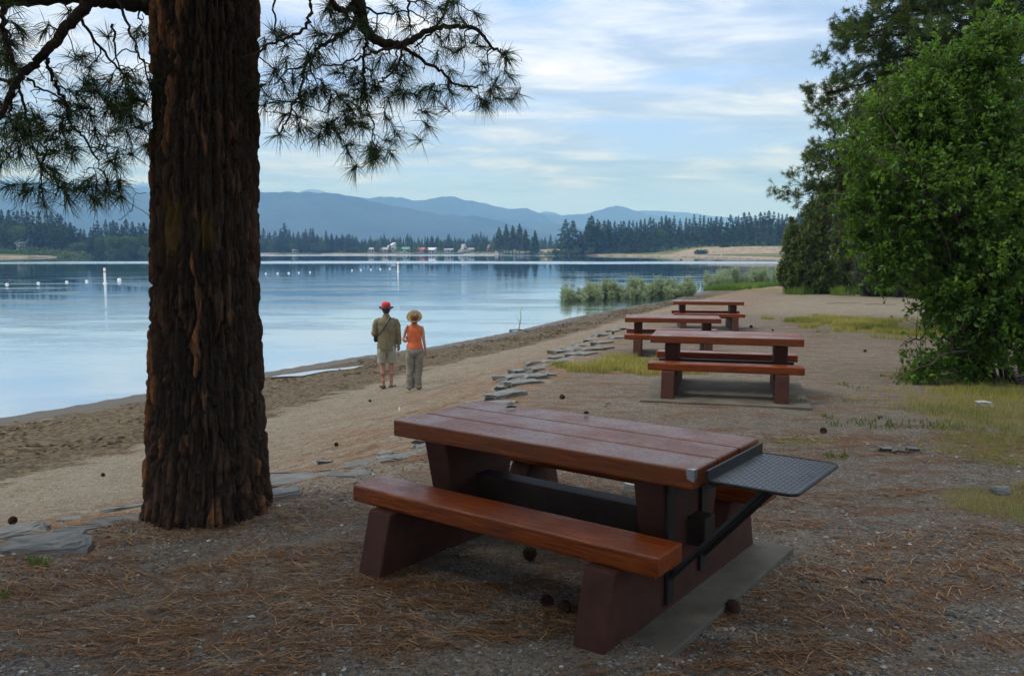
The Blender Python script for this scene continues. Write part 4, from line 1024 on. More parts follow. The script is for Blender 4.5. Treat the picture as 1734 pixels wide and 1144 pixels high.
# ------------------------------------------------------------------ grasses
def blades(name, label, regions, dens, hgt, mat_, seed, wide=.006, kindstuff=True):
    r = np.random.default_rng(seed); mb = MB()
    for (cx_, cy_, rx, ry, rot, k) in regions:
        n = int(dens * rx * ry * 3.14 * k); a = r.uniform(0, 6.283, n); q = np.sqrt(r.random(n)) 
        u, v = q * np.cos(a) * rx, q * np.sin(a) * ry; c, s = math.cos(rot), math.sin(rot)
        x = cx_ + u * c - v * s; y = cy_ + u * s + v * c
        pr = fbm(x * 1.5, y * 1.5, s=seed) + .35 * fbm(x * 7, y * 7, s=seed + 3) ; keep = pr > (.60 + .26 * q ** 2) ; x, y = x[keep], y[keep]
        keep = ~inside(x, y, LAKE); x, y = x[keep], y[keep]; n = len(x)
        if not n: continue
        z = terrain(x, y) - .005; h = hgt * r.uniform(.35, 1.2, n); a = r.uniform(0, 6.283, n); lean = r.uniform(.1, .75, n)
        tipd = np.stack([np.cos(a) * lean, np.sin(a) * lean, np.ones(n)], -1) * h[:, None]; b = r.uniform(0, 6.283, n)
        sd = np.stack([np.cos(b), np.sin(b), 0 * b], -1) * wide * .5; c0 = np.stack([x, y, z], -1)
        md = c0 + tipd * [.35, .35, .6]
        V = np.stack([c0 - sd, c0 + sd, md + sd * .8, md - sd * .8, c0 + tipd], 1).reshape(-1, 3); bb = np.arange(n)[:, None] * 5
        tn = np.repeat(np.clip(fbm(x * .8, y * .8, s=seed + 9) * 1.6 - .3 + r.normal(size=n) * .18, 0, 1), 5); o0 = mb.n
        mb.add(V, bb + np.array([[0, 1, 2, 3]]), tn); mb.f[3].append(bb + np.array([[3, 2, 4]]) + o0); mb.m[3].append(np.zeros(n, int))
    o = mb.build(name, mat_); return tag(o, label, 'grass', kind='stuff')
M_gy = foliage('grass_yellow_green', (.15,.19,.035), (.36,.31,.08), (.52,.40,.15), .75, .3)
M_gw = foliage('weed_green', (.05,.10,.02), (.10,.16,.03), (.20,.23,.06), .8, .3)
M_gg = foliage('grass_green', (.06,.13,.02), (.12,.22,.03), (.24,.30,.06), .7, .35)
blades('dry_grass', 'yellow green grass patches beside the second table and before the bush', [(*GR[0], 1), (*GR[1], 1), (*GR[2], .8), (*GR[3], .8)], 1500, .13, M_gy, 5, .009)
blades('dry_grass', 'dry tussocky grass at the right edge of the picture', [(*GR[5], 1), (*GR[6], .8), (*GR[7], .8), (*GR[8], .8)], 750, .10, M_gy, 6, .005)
p = hit(1345, 742); q = hit(1410, 770); q2 = hit(1600, 640); q3 = hit(1540, 632); q4 = hit(1365, 690); q5 = hit(60, 1012); q6 = hit(70, 955); q7 = hit(1500, 720); q8 = hit(1450, 655)
blades('green_weeds', 'low green weeds sprouting around the tables and under the bush', [(p[0], p[1], .6, .25, 0, 1.2), (q[0], q[1], .25, .15, 0, 1.2), (q2[0], q2[1], 1.0, .6, 0, 2), (q3[0], q3[1], .4, .5, 0, 2), (q4[0], q4[1], .12, .8, 0, 1.6), (q5[0], q5[1], .25, .06, 0, 2), (q6[0], q6[1], .08, .06, 0, 2), (q7[0], q7[1], .8, .3, 0, .3), (q8[0], q8[1], .6, .5, 0, .3)], 1400, .055, M_gw, 7, .011)
q1 = hit(1262, 489); q2 = hit(1420, 497); q3 = hit(1500, 500)
blades('shore_grass', 'bright green grass fringing the point and the foot of the junipers', [(q1[0], q1[1] + 1, 5.5, 3.6, .1, 1), (q2[0], q2[1] - .3, 3.4, 1.6, 0, 1.6), (q3[0], q3[1], 3, 1.5, 0, 1.4)], 330, .45, M_gg, 8, .022)

# ------------------------------------------------------------------ fallen needles and gravel near the camera
r = np.random.default_rng(77)
def scatter_view(n, r0, r1, amax=36):
    a = np.radians(90 - r.uniform(-amax, amax, n)); q = r0 * (r1 / r0) ** r.random(n); return q * np.cos(a), q * np.sin(a)
def slab_top(x, y):
    z = terrain(x, y); c, s = math.cos(-.6398), math.sin(-.6398); lx = c * (x - .2956) + s * (y - 4.4383); ly = -s * (x - .2956) + c * (y - 4.4383)
    return np.where((lx > -1) & (lx < .945) & (ly > -.7) & (ly < .93), np.maximum(z, .005), z), lx, ly
N = 52000
x, y = scatter_view(N, 1.9, 11.5)
ca_, sa_ = math.cos(R(14)), math.sin(R(14)); xr, yr = x * ca_ + y * sa_, -x * sa_ + y * ca_
dens = fbm(xr * .8, yr * 2.6, s=91) * .65 + fbm(xr * 3, yr * 7, s=92) * .35
z, lx, ly = slab_top(x, y)
under = (np.abs(lx) < .8) & (np.abs(ly) < .62)
onsl = (lx > .3) & (lx < .945) & (ly > -.1) & (ly < .95)
pl_ = inside(x, y, PLAT); dl_ = seg_dist(x, y, STONE, False)
keep = (dens + r.normal(size=N) * .03 > .515 + .12 * under + .09 * onsl) & (~inside(x, y, LAKE)) & (pl_ | (dl_ < 2.2 * r.random(N)))
keep &= ~((pl_) & (y > 8) & (r.random(N) < .5))
x, y, z = x[keep], y[keep], z[keep]; n = len(x)
flow = fbm(x * .9, y * .9, s=95) * 5.0 + r.normal(size=n) * .75; L = r.uniform(.06, .16, n)
d = np.stack([np.cos(flow), np.sin(flow) * .8, r.uniform(-.03, .14, n)], -1) * L[:, None]
pr = unit(np.cross(d, [0, 0, 1.])); bend = pr * (r.normal(size=n) * .22 * L)[:, None]; sd = pr * 0.00155 * (1 + .10 * np.hypot(x, y))[:, None]
c0 = np.stack([x, y, z + .004 + r.random(n) * .010], -1); md = c0 + bend * .5 + [0, 0, .004]
V = np.stack([c0 - d * .5 - sd, c0 - d * .5 + sd, md + sd, md - sd, c0 + d * .5 + sd * .6, c0 + d * .5 - sd * .6], 1).reshape(-1, 3); b = np.arange(n)[:, None] * 6
mb = MB(); mb.add(V, np.concatenate([b + np.array([[0, 1, 2, 3]]), b + np.array([[3, 2, 4, 5]])]), np.repeat(r.random(n), 6))
M_lit = foliage('fallen_needles', (.10,.045,.018), (.25,.115,.042), (.48,.31,.16), .75, .05)
tag(mb.build('fallen_needles', M_lit), 'reddish fallen pine needles matted over the gravel', 'needles', kind='stuff')
# gravel: small faceted stones
N = 26000
x, y = scatter_view(N, 1.9, 8.5)
z, lx, ly = slab_top(x, y); pl_ = inside(x, y, PLAT)
pt = fbm(x * 1.3, y * 1.3, s=99)
keep = pl_ & (pt + r.normal(size=N) * .08 > .47) & ~((lx > -1) & (lx < .945) & (ly > -.3) & (ly < .93) & (r.random(N) < .93))
x, y, z = x[keep], y[keep], z[keep]; n = len(x)
ico = np.array([(0,0,1),(.9,0,.1),(.28,.85,.1),(-.73,.53,.1),(-.73,-.53,.1),(.28,-.85,.1),(0,0,-.6)]); tf = np.array([(0,1,2),(0,2,3),(0,3,4),(0,4,5),(0,5,1),(6,2,1),(6,3,2),(6,4,3),(6,5,4),(6,1,5)])
sz = .0035 + .011 * r.random(n) ** 3.0 + .0007 * np.hypot(x, y); a = r.uniform(0, 6.28, n)
S = ico[None] * (1 + r.uniform(-.25, .25, (n, 7, 1))) * np.stack([sz * r.uniform(.8, 1.5, n), sz, sz * .6], -1)[:, None]
Xr = S[..., 0] * np.cos(a)[:, None] - S[..., 1] * np.sin(a)[:, None]; Yr = S[..., 0] * np.sin(a)[:, None] + S[..., 1] * np.cos(a)[:, None]
V = np.stack([Xr + x[:, None], Yr + y[:, None], S[..., 2] + (z + sz * .15)[:, None]], -1).reshape(-1, 3)
mb = MB(); mb.add(V, (tf[None] + np.arange(n)[:, None, None] * 7).reshape(-1, 3), np.repeat(r.random(n), 7))
gm = NT('gravel_stone'); gc = gm.ramp(gm.attr('tone'), [(0, (.06,.058,.055)), (.55, (.15,.145,.14)), (.85, (.24,.23,.22)), (1, (.55,.53,.50))]); gm.fin(gc, .8)
tag(mb.build('gravel', gm.m), 'loose grey gravel scattered over the picnic ground', 'gravel', kind='stuff')
# ------------------------------------------------------------------ trees across the lake
M_con = foliage('far_conifer', (.014,.040,.014), (.038,.085,.024), (.085,.14,.036), .8, .1)
M_con2 = foliage('far_conifer_olive', (.030,.045,.018), (.060,.080,.026), (.10,.11,.04), .8, .1)
M_dec = foliage('far_broadleaf', (.035,.075,.022), (.070,.125,.030), (.12,.18,.05), .8, .2)
M_ftr = simple('far_trunk', (.05,.035,.03), (.12,.08,.06), 4, .9)
def conifer_parts(seed, H_=18., wid=.17, base=.10, dense=1.0, ragged=.35):
    r = np.random.default_rng(seed); tk, cr = MB(), MB()
    tube(tk, [(0,0,-.6),(0,0,H_*.5),(0,0,H_*.97)], [.26,.16,.04], 6)
    nb = int(62 * dense)
    for i in range(nb):
        t = (i + r.random()) / nb; z = H_ * (base + (1 - base) * t)
        env = (1 - t) ** .9 * (1 if t > .12 else .55 + 3.7 * t) * (1.15 + .3 * math.sin(i * 1.1))
        for w in range(5):
            a = r.uniform(0, 6.283); L = H_ * wid * env * r.uniform(1 - ragged * 1.3, 1.15) + .08
            n = 7; f = np.linspace(.25, 1, n) + r.uniform(-.06, .06, n)
            C = np.stack([np.cos(a) * L * f, np.sin(a) * L * f, z - .28 * L * f ** 2 + .10 * L * f + r.normal(size=n) * .12], -1) + r.normal(size=(n, 3)) * .12
            D = unit(np.stack([np.full(n, math.cos(a)), np.full(n, math.sin(a)), np.full(n, -.1)], -1) + r.normal(size=(n, 3)) * .7)
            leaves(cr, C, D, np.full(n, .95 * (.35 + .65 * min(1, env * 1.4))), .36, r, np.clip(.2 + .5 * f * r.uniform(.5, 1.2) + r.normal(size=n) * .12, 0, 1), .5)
    D = unit(r.normal(size=(14, 3)) * .3 + [0, 0, 1]); leaves(cr, np.stack([r.normal(size=14) * .05, r.normal(size=14) * .05, H_ * r.uniform(.92, .99, 14)], -1), D, np.full(14, .7), .2, r, np.full(14, .4), .4)
    return tk, cr
def broad_parts(seed, H_=11.):
    r = np.random.default_rng(seed); tk, cr = MB(), MB(); tube(tk, [(0,0,-.5),(.1,0,H_*.4),(0,.1,H_*.8)], [.22,.15,.05], 6)
    bl = [(r.normal() * 1.6, r.normal() * 1.6, H_ * r.uniform(.3, .8), 2.2, 2.2, 2.3) for _ in range(8)] + [(0, 0, H_ * .8, 1.7, 1.7, H_ * .18)]
    P, D = sample_blobs(bl, 1700, r, .6); P[:, 2] = np.maximum(P[:, 2], .2)
    leaves(cr, P, unit(D + r.normal(size=D.shape) * .6), np.full(len(P), .62), .4, r, np.clip(.3 + .4 * r.random(len(P)) + .2 * D[:, 2], 0, 1), .5)
    return tk, cr
protos = {}
def proto_single(key, tk, cr, mc):
    m = MB(); 
    for v, t in zip(cr.v, cr.t): pass
    # one mesh, two materials: crown 0, trunk 1
    for src, mi in ((cr, 0), (tk, 1)):
        V = np.concatenate(src.v); T_ = np.concatenate(src.t); off = m.n
        m.v.append(V); m.t.append(T_); m.n += len(V)
        for k in (3, 4):
            for f in src.f[k]: m.f[k].append(f + off); m.m[k].append(np.full(len(f), mi))
    protos[key] = (m, mc); return m
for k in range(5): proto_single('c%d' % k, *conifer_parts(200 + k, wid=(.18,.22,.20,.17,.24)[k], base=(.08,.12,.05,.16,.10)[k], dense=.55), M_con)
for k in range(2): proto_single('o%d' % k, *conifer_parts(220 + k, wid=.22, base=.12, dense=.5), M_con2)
for k in range(2): proto_single('b%d' % k, *broad_parts(230 + k), M_dec)
made = {}
PH = {'c': 18., 'o': 18., 'b': 11.5}
def place_tree(key, px, ytop, Y, label, group, name='pine_tree', cat='tree', zbase=None, fat=1.):
    top = aty(px, ytop, Y); zb = zat(top[0], Y) if zbase is None else zbase
    s_ = max(.25, (top[2] - zb) / PH[key[0]])
    if key in made: o = made[key].copy(); col.objects.link(o); o.name = name
    else:
        m, mc = protos[key]; o = m.build(name, [mc, M_ftr]); made[key] = o
    wv = random.uniform(.75, 1.4) * fat * (1.05 if s_ > .75 else 1.45)
    o.location = (top[0], Y, zb - .1); o.scale = (s_ * wv, s_ * wv, s_); o.rotation_euler = (0, 0, random.uniform(0, 6.28))
    return tag(o, label, cat, group)
def row(xs, tops, x0, x1, step, Y0, Y1, drop, label, group, mixk, seed):
    r = random.Random(seed); x = x0
    while x < x1:
        yt = np.interp(x, xs, tops) + drop + abs(r.gauss(0, 1)) * 5.5
        k = r.random(); key = ('c%d' % r.randrange(5)) if k > mixk[0] + mixk[1] else ('o%d' % r.randrange(2)) if k > mixk[1] else ('b%d' % r.randrange(2))
        if key[0] == 'b': yt += 18 if drop < 10 else 8
        nm = 'pine_tree' if key[0] != 'b' else 'broadleaf_tree'
        place_tree(key, x, min(yt, 420), r.uniform(Y0, Y1), label if key[0] != 'b' else label.replace('dark conifer', 'rounded light green tree'), group, nm)
        x += step * r.uniform(.55, 1.45)
LX = [-60,0,20,40,60,90,112,128,138,150,180,200,215,240,262,330,400,440,465,485,500,520,545,560,577,600,612]
LT = [340,350,358,350,352,356,366,380,384,376,370,374,369,374,368,385,384,386,384,376,388,384,385,391,388,397,402]
lt_lab = 'dark conifer in the wood on the left far shore'
row(LX, LT, -50, 262, 8.2, 372, 398, 0, lt_lab, 'trees of the wood on the left far shore', (.25, .08), 1)
row(LX, LT, -50, 262, 12, 352, 366, 17, lt_lab, 'trees of the wood on the left far shore', (.3, .35), 2)
l2 = 'dark conifer on the far shore just right of the big pine trunk'
row(LX, LT, 425, 612, 6.6, 548, 590, 0, l2, 'trees on the far shore right of the big trunk', (.2, .1), 3)
row(LX, LT, 425, 612, 10, 532, 542, 11, l2, 'trees on the far shore right of the big trunk', (.2, .45), 4)
CX_ = [608,625,640,652,668,685,700,706,715,730,745,760,775,790,800,812,826,838,850]; CT = [404,402,399,402,400,406,404,396,402,398,403,396,402,392,396,391,395,398,402]
l3 = 'dark conifer behind the lakeside houses on the far shore'
row(CX_, CT, 608, 850, 6.6, 556, 600, 0, l3, 'trees behind the lakeside houses', (.15, .12), 5)
RX = [925,945,955,968,985,1000,1010,1028,1050,1068,1082,1110,1125,1140,1158,1180,1205,1225,1245,1270,1296,1310,1335,1360,1400,1500,1700]
RT = [402,396,373,372,392,364,371,373,370,368,372,364,361,364,366,362,365,366,361,359,353,358,359,356,352,350,350]
l4 = 'dark conifer in the row along the right far shore'
row(RX, RT, 984, 1490, 7.2, 455, 485, 0, l4, 'trees along the right far shore', (.10, .0), 6)
row(RX, RT, 990, 1490, 11, 424, 448, 13, l4, 'trees along the right far shore', (.25, .10), 7)
l5 = 'low shrub or young conifer at the foot of the right far shore row'
for i, (px, yt) in enumerate([(1000,418),(1030,420),(1062,417),(1105,421),(1150,420),(1128,412),(975,414),(940,421)]): place_tree('b%d' % (i % 2), px, yt, 420 + i, 'low bushy tree at the foot of the conifer row on the right far shore', 'bushy trees under the right far row', 'broadleaf_tree')
# the trees standing free on the low grassy point, with bare lower trunks
pts_ = [(845,384.5,474,'leftmost conifer of the clump on the grassy point'),(857,380,486,'second conifer of the clump on the grassy point'),(868,382,472,'third conifer of the clump on the grassy point, olive toned'),(880,379,488,'tallest conifer of the clump on the grassy point'),(890,388,468,'rightmost conifer of the clump on the grassy point, with a bare trunk'),(906,390.5,464,'lone dark conifer standing just right of the clump on the grassy point')]
for i, (px, yt, Y_, lab) in enumerate(pts_):
    top = aty(px, yt, Y_); zb = zat(top[0], Y_); H_ = top[2] - zb
    t = empty('pine_tree', (top[0], Y_, zb), lab, 'tree', 'conifers on the grassy point')
    tk, cr = conifer_parts(250 + i, H_, .20, .26 if i != 5 else .08, .7, .3)
    for mbx, nm, mt in ((tk, 'trunk', M_ftr), (cr, 'crown', M_con if i in (1, 3, 5) else M_con2)):
        o = mbx.build(nm, mt); o.parent = t
for i, (px, yt, lab) in enumerate([(958,372,'broad dark conifer standing apart at the left end of the right far row'),(1002,365,'tall pointed conifer second from the left end of the right far row'),(1012,371,'conifer touching the tall pointed one in the right far row'),(1030,372,'dark conifer fourth from the left end of the right far row')]):
    place_tree('c%d' % (4 if i == 0 else i), px, yt, 432 + i, lab, 'trees along the right far shore', fat=1.25 if i == 0 else 1.1)
place_tree('c4', 970, 374, 440, l4, 'trees along the right far shore', fat=1.2); place_tree('o1', 984, 392, 436, l4, 'trees along the right far shore')
# far-off woods on the flats and the lower slopes: nobody could count them
r = np.random.default_rng(5); mb = MB()
n = 5200; Yf = 650 * (2600 / 650) ** r.random(n); Xf = Yf * r.uniform(-.62, .62, n); zf = terrain(Xf, Yf, False); Hf = r.uniform(7, 15, n); Wf = Hf * .16
th_ = r.uniform(0, 6.28, n)
for q in range(3):
    a = th_[:, None] + np.arange(5)[None] * 1.2566; zb = zf + Hf * (.05 + .28 * q); rw = Wf * (1 - .27 * q)
    ring = np.stack([Xf[:, None] + np.cos(a) * rw[:, None] * r.uniform(.6, 1.3, (n, 5)), Yf[:, None] + np.sin(a) * rw[:, None], (zb[:, None] + r.uniform(-.05, .05, (n, 5)) * Hf[:, None])], -1)
    top = np.stack([Xf, Yf, zf + Hf * (.5 + .25 * q)], -1)[:, None]
    V = np.concatenate([ring, top], 1).reshape(-1, 3); b = np.arange(n)[:, None, None] * 6
    mb.add(V, (b + np.array([[(i, (i + 1) % 5, 5) for i in range(5)]])).reshape(-1, 3), np.repeat(r.random(n) * .7, 6))
tag(mb.build('distant_forest', M_con), 'distant woods on the flats below the blue hills', 'forest', kind='stuff')
# shoreline scrub across the lake
mb = MB(); P_, D_ = [], []
for px in np.arange(-60, 1490, .55):
    Yp = np.interp(px, [-60, 150, 200, 440, 840, 850, 940, 1100, 1180, 1490], [338, 338, 450, 536, 536, 490, 440, 428, 392, 392]) + r.uniform(0, 9)
    if 625 < px < 845 and r.random() < .75: continue
    if 1115 < px and r.random() < .8: continue
    q_ = aty(px, 425, Yp); z0_ = zat(q_[0], Yp); k = r.integers(4, 11)
    P_.append(np.stack([q_[0] + r.normal(size=k) * .9, Yp + r.normal(size=k) * 1., z0_ + r.random(k) ** 1.5 * r.uniform(.6, 3.2)], -1))
P_ = np.vstack(P_); leaves(mb, P_, unit(r.normal(size=P_.shape) + [0, 0, .6]), np.full(len(P_), .8), .4, r, r.random(len(P_)), .4)
tag(mb.build('shore_scrub', M_dec), 'low green scrub along the far shore', 'scrub', kind='stuff')
# shrubs on the sand bank
for i, (px, py, s_, lab) in enumerate([(1188,427,1.5,'dark shrub at the foot of the sand bank across the lake'),(1228,423,1.2,'small shrub on the gully of the sand bank across the lake'),(1301,426,1.3,'upright little tree at the right end of the sand bank')]):
    Y_ = 378 if i != 0 else 366; q_ = aty(px, py, Y_); z0_ = zat(q_[0], Y_); B = [(q_[0] + dx, Y_, z0_ + .5 * s_, 1.1 * s_, 1.2, .7 * s_) for dx in (-1.0 * s_, 0, .9 * s_)] if i != 2 else [(q_[0], Y_, z0_ + h_, .9, .9, 1.2) for h_ in (1, 2, 3)]
    rr3 = np.random.default_rng(80 + i); a_, b_ = MB(), MB(); tube(a_, [(q_[0], Y_, z0_ - .3), (q_[0], Y_, z0_ + 1.5)], [.12, .05], 5)
    P3, D3 = sample_blobs(B, 900, rr3, .0); P3[:, 2] = np.maximum(P3[:, 2], z0_); leaves(b_, P3, D3, np.full(len(P3), .55), .4, rr3, rr3.random(len(P3)) * .6, .5)
    t = empty('shrub', (q_[0], Y_, z0_), lab, 'shrub'); a_.build('stem', M_ftr, t); b_.build('leaves', M_dec, t)

# ------------------------------------------------------------------ lakeside houses
def plain(name, c, rough=.7, **k): m = NT(name); P = m.obj(); return m.fin(m.mix(m.mr(m.noise(P, 1.5, 4), .4, .7, 0, .25), c, tuple(q * .7 for q in c)), rough, **k)
PW, PG, PT, PB_, PD = plain('wall_white', (.55,.55,.53)), plain('wall_grey', (.36,.38,.40)), plain('wall_tan', (.40,.32,.24)), plain('wall_brown', (.10,.05,.04)), plain('window_glass_dark', (.03,.04,.05), .15)
RW, RR, RG, RN, RGr = plain('roof_white', (.58,.60,.62)), plain('roof_red', (.42,.13,.09)), plain('roof_green', (.10,.26,.20)), plain('roof_brown', (.15,.10,.08)), plain('roof_grey', (.32,.34,.37))
def house(px, py, Y, w, d, h, rh, wall, roof, label, gable=False, aframe=False, rz=0, cat='house', name='lakeside_house'):
    q_ = aty(px, py, Y); z0 = zat(q_[0], Y)
    w, d, h, rh = w * .85, d * .85, h * .82, rh * .82; t = empty(name, (q_[0], Y, z0), label, cat, 'houses on the far shore', rz=(rz or random.uniform(-.5, .5)))
    hw, hd, e = w / 2, d / 2, .45
    mb = MB()
    if not aframe: box(mb, (-hw, -hd, -.5), (hw, hd, h))
    # gable walls
    ax = (lambda x, y, z: (x, y, z)) if gable else (lambda x, y, z: (y, x, z))
    L1, L2 = (hw, hd) if gable else (hd, hw)     # half span across the ridge, half length along it
    for s in (-1, 1):
        mb.add([ax(-L1, s * L2 * .999, h), ax(L1, s * L2 * .999, h), ax(0, s * L2 * .999, h + rh)], [(0, 1, 2)])
    o = mb.build('wall', wall); o.parent = t
    rb = MB()
    for s in (-1, 1):
        k = rh / L1; e0 = e if not aframe else .1
        a = [ax(s * (L1 + e0), -(L2 + e), h - k * e0), ax(s * (L1 + e0), (L2 + e), h - k * e0), ax(0, (L2 + e), h + rh), ax(0, -(L2 + e), h + rh)]
        b = [(p_[0], p_[1], p_[2] + .16) for p_ in a]
        rb.add(a + b, [(0, 1, 2, 3), (4, 7, 6, 5), (0, 4, 5, 1), (1, 5, 6, 2), (2, 6, 7, 3), (3, 7, 4, 0)])
    o = rb.build('roof', roof); o.parent = t
    nwin = max(1, int(w / 3)) if not aframe else 1
    for i in range(nwin):
        cx_ = (-hw + w * (i + .5) / nwin) if not aframe else 0; b = MB()
        zc_ = h * .55 if not aframe else rh * .45
        box(b, (cx_ - .55, -hd - .06, zc_ - .45), (cx_ + .55, -hd + .02, zc_ + .5)); o = b.build('window', PD); o.parent = t
        f = MB()
        for lo, hi in (((cx_ - .65, -hd - .09, zc_ - .55), (cx_ + .65, -hd - .01, zc_ - .46)), ((cx_ - .65, -hd - .09, zc_ + .51), (cx_ + .65, -hd - .01, zc_ + .6))): box(f, lo, hi)
        w2 = f.build('frame', PW); w2.parent = o
    if not aframe:
        b = MB(); box(b, (hw * .55, -hd - .07, 0), (hw * .55 + .95, -hd + .02, 2.05)); o = b.build('door', PB_); o.parent = t
    return t
house(631, 423, 540, 5.5, 6, 2.6, 1.1, PG, RGr, 'small grey-roofed cabin, leftmost of the houses across the lake')
house(652, 423, 536, 6.5, 6, 2.7, 1.5, PT, RGr, 'tan cabin with a grey roof, second of the houses across the lake')
house(668, 418, 552, 9, 8, 4.6, 2.8, PW, RW, 'tall pale house with a white roof behind the tan cabin', gable=True)
house(686, 423, 544, 8.5, 6, 2.6, 1.5, PW, RG, 'white house with a green roof across the lake')
house(713, 423, 536, 9.0, 6, 2.6, 1.6, PT, RR, 'long red-roofed house across the lake')
house(732.5, 423, 536, 6.6, 6, 2.5, 1.5, PG, RW, 'low house with a bright white roof right of the red-roofed one')
house(761, 424, 538, 6.5, 5, 2.4, .8, PG, RGr, 'flat-looking grey cabin between the white roof and the A-frame')
house(785, 421, 542, 6.2, 7, .3, 6.2, PW, RGr, 'white A-frame house across the lake', gable=True, aframe=True)
house(798, 423, 548, 4.2, 5, 2.2, 1.1, PW, RGr, 'small white cabin touching the right side of the white A-frame')
house(829, 421, 552, 6.0, 6, .3, 5.6, PB_, RN, 'dark brown A-frame house near the grassy point', gable=True, aframe=True)
house(845, 424, 520, 4.6, 4, 2.2, .9, PG, RGr, 'tiny grey cabin beneath the clump of conifers on the point')
house(43, 405, 358, 5.5, 6, 5.0, 2.0, PG, RGr, 'grey house half hidden in the wood at the far left')
house(250, 415, 480, 7.5, 6, 5.2, 1.6, PG, RW, 'pale-roofed house just left of the big pine trunk across the lake')
house(501, 424, 533, 4.0, 4, 1.9, .8, PW, RW, 'little white cabin alone under the trees right of the big trunk')
house(238, 425, 452, 4.5, 3, 1.4, .5, PW, RW, 'low white boathouse at the waterline below the pale-roofed house')

# trees standing between the houses
for i, (px, yt, Y_) in enumerate([(641,409,529),(660,411,530),(676,408,530),(697,404,529),(704,409,528),(722,411,528),(746,405,530),(770,408,531),(775,411,529),(806,408,532),(815,406,530),(822,409,529),(620,410,531),(612,407,530),(838,409,524)]):
    place_tree(('b0','c1','b1','c3')[i % 4], px, yt, Y_, 'small tree between the houses on the far shore', 'small trees between the far houses', 'garden_tree', fat=.55)
# ------------------------------------------------------------------ swim line
M_float = NT('float_white').fin((.80,.80,.78), .4); M_or = NT('marker_orange').fin((.65,.20,.06), .5)
def buoy_mesh(k=1.):
    mb = MB(); z = np.linspace(-1, 1, 9); a = np.sqrt(np.maximum(0, 1 - z ** 2)) ** .8 * .15 * k
    tube(mb, np.stack([z * .19 * k, 0 * z, 0 * z + .04], -1), np.maximum(a, .004), 12); return mb
bu0 = buoy_mesh().build('swim_buoy', M_float, smooth=True); first = True
for side, L_, lab in (('l', [(12,482),(65,480),(113,478),(147,476.5)], 'small white float of the swim line left of the big pine trunk'), ('r', [(450,463.5),(470,463.2),(489,462.6),(506,462),(525,461.3),(596,457.6),(611,457),(628,456.4),(644,455.8),(660,455.3)], 'tiny white float of the swim line right of the big pine trunk')):
    for px, py in L_:
        o = bu0 if first else bu0.copy()
        if not first: col.objects.link(o)
        first = False; p = onz(px, py, ZW); o.location = (p[0], p[1], ZW); o.rotation_euler = (0, 0, random.uniform(0, 3)); o.scale = (.8,) * 3
        tag(o, lab, 'buoy', 'swim line floats ' + ('left of the trunk' if side == 'l' else 'right of the trunk'))
p = onz(202, 474.5, ZW); o = buoy_mesh(1.1).build('swim_buoy', M_float, smooth=True); o.location = (p[0], p[1], ZW); tag(o, 'larger elongated white float right of the tall marker post', 'buoy')
for px, py, h_, lab in ((178, 480, 1.45, 'tall white marker buoy among the floats left of the trunk'), (674, 460, 1.35, 'tall white marker buoy at the right end of the swim line')):
    p = onz(px, py, ZW); t = empty('marker_buoy', (p[0], p[1], ZW), lab, 'marker buoy')
    b = MB(); tube(b, [(p[0], p[1], ZW - .3), (p[0], p[1], ZW + h_ * .97), (p[0], p[1], ZW + h_)], [.10, .095, .06], 14); b.build('post', M_float, t, smooth=True)
    b = MB(); tube(b, [(p[0], p[1], ZW + h_ * .70), (p[0], p[1], ZW + h_ * .80)], [.101, .101], 14, cap=False); b.build('band', M_or, t, smooth=True)
    b = MB(); tube(b, [(p[0], p[1], ZW - .12), (p[0], p[1], ZW), (p[0], p[1], ZW + .10)], [.16, .20, .15], 14); b.build('float_collar', M_float, t, smooth=True)
# swimming raft and log boom
M_raft = simple('raft_wood', (.16,.12,.09), (.30,.25,.2), 5)
p = onz(1217, 441, ZW); RX_, RY_ = p[0], p[1]
t = empty('swim_raft', (RX_, RY_, ZW), 'low swimming raft with a mast, anchored off the sand bank', 'raft')
b = MB(); box(b, (RX_ - 2.4, RY_ - 1.6, ZW + .08), (RX_ + 2.4, RY_ + 1.6, ZW + .30)); b.build('deck', M_raft, t)
b = MB()
for s in (-1, 1): tube(b, [(RX_ - 2.3, RY_ + s * 1.1, ZW + .0), (RX_ + 2.3, RY_ + s * 1.1, ZW)], [.2, .2], 10)
b.build('pontoon', PB_, t); b = MB(); tube(b, [(RX_ + .7, RY_, ZW + .3), (RX_ + .7, RY_, ZW + 1.9)], [.05, .04], 8); b.build('mast', M_float, t)
lg0 = MB(); tube(lg0, [(-2.2,0,0),(0,0,.02),(2.2,0,0)], [.13,.16,.12], 8); lg = lg0.build('boom_log', M_raft, smooth=True); first = True
for px in (1196, 1238, 1254, 1268, 1285, 1302):
    o = lg if first else lg.copy()
    if not first: col.objects.link(o)
    first = False; p = onz(px, 441.2, ZW); o.location = (p[0], p[1], ZW + .03); o.rotation_euler = (0, 0, random.uniform(-.15, .15)); tag(o, 'dark log floating in line with the swimming raft', 'log', 'floating logs by the raft')
p = onz(1153, 440, ZW); b = MB(); tube(b, [(-.5,0,0),(-.2,0,.12),(.2,0,.14),(.5,0,0)], [.03,.14,.15,.03], 8); o = b.build('floating_log', PB_); o.location = (p[0], p[1], ZW); tag(o, 'short dark log floating alone left of the swimming raft', 'log')

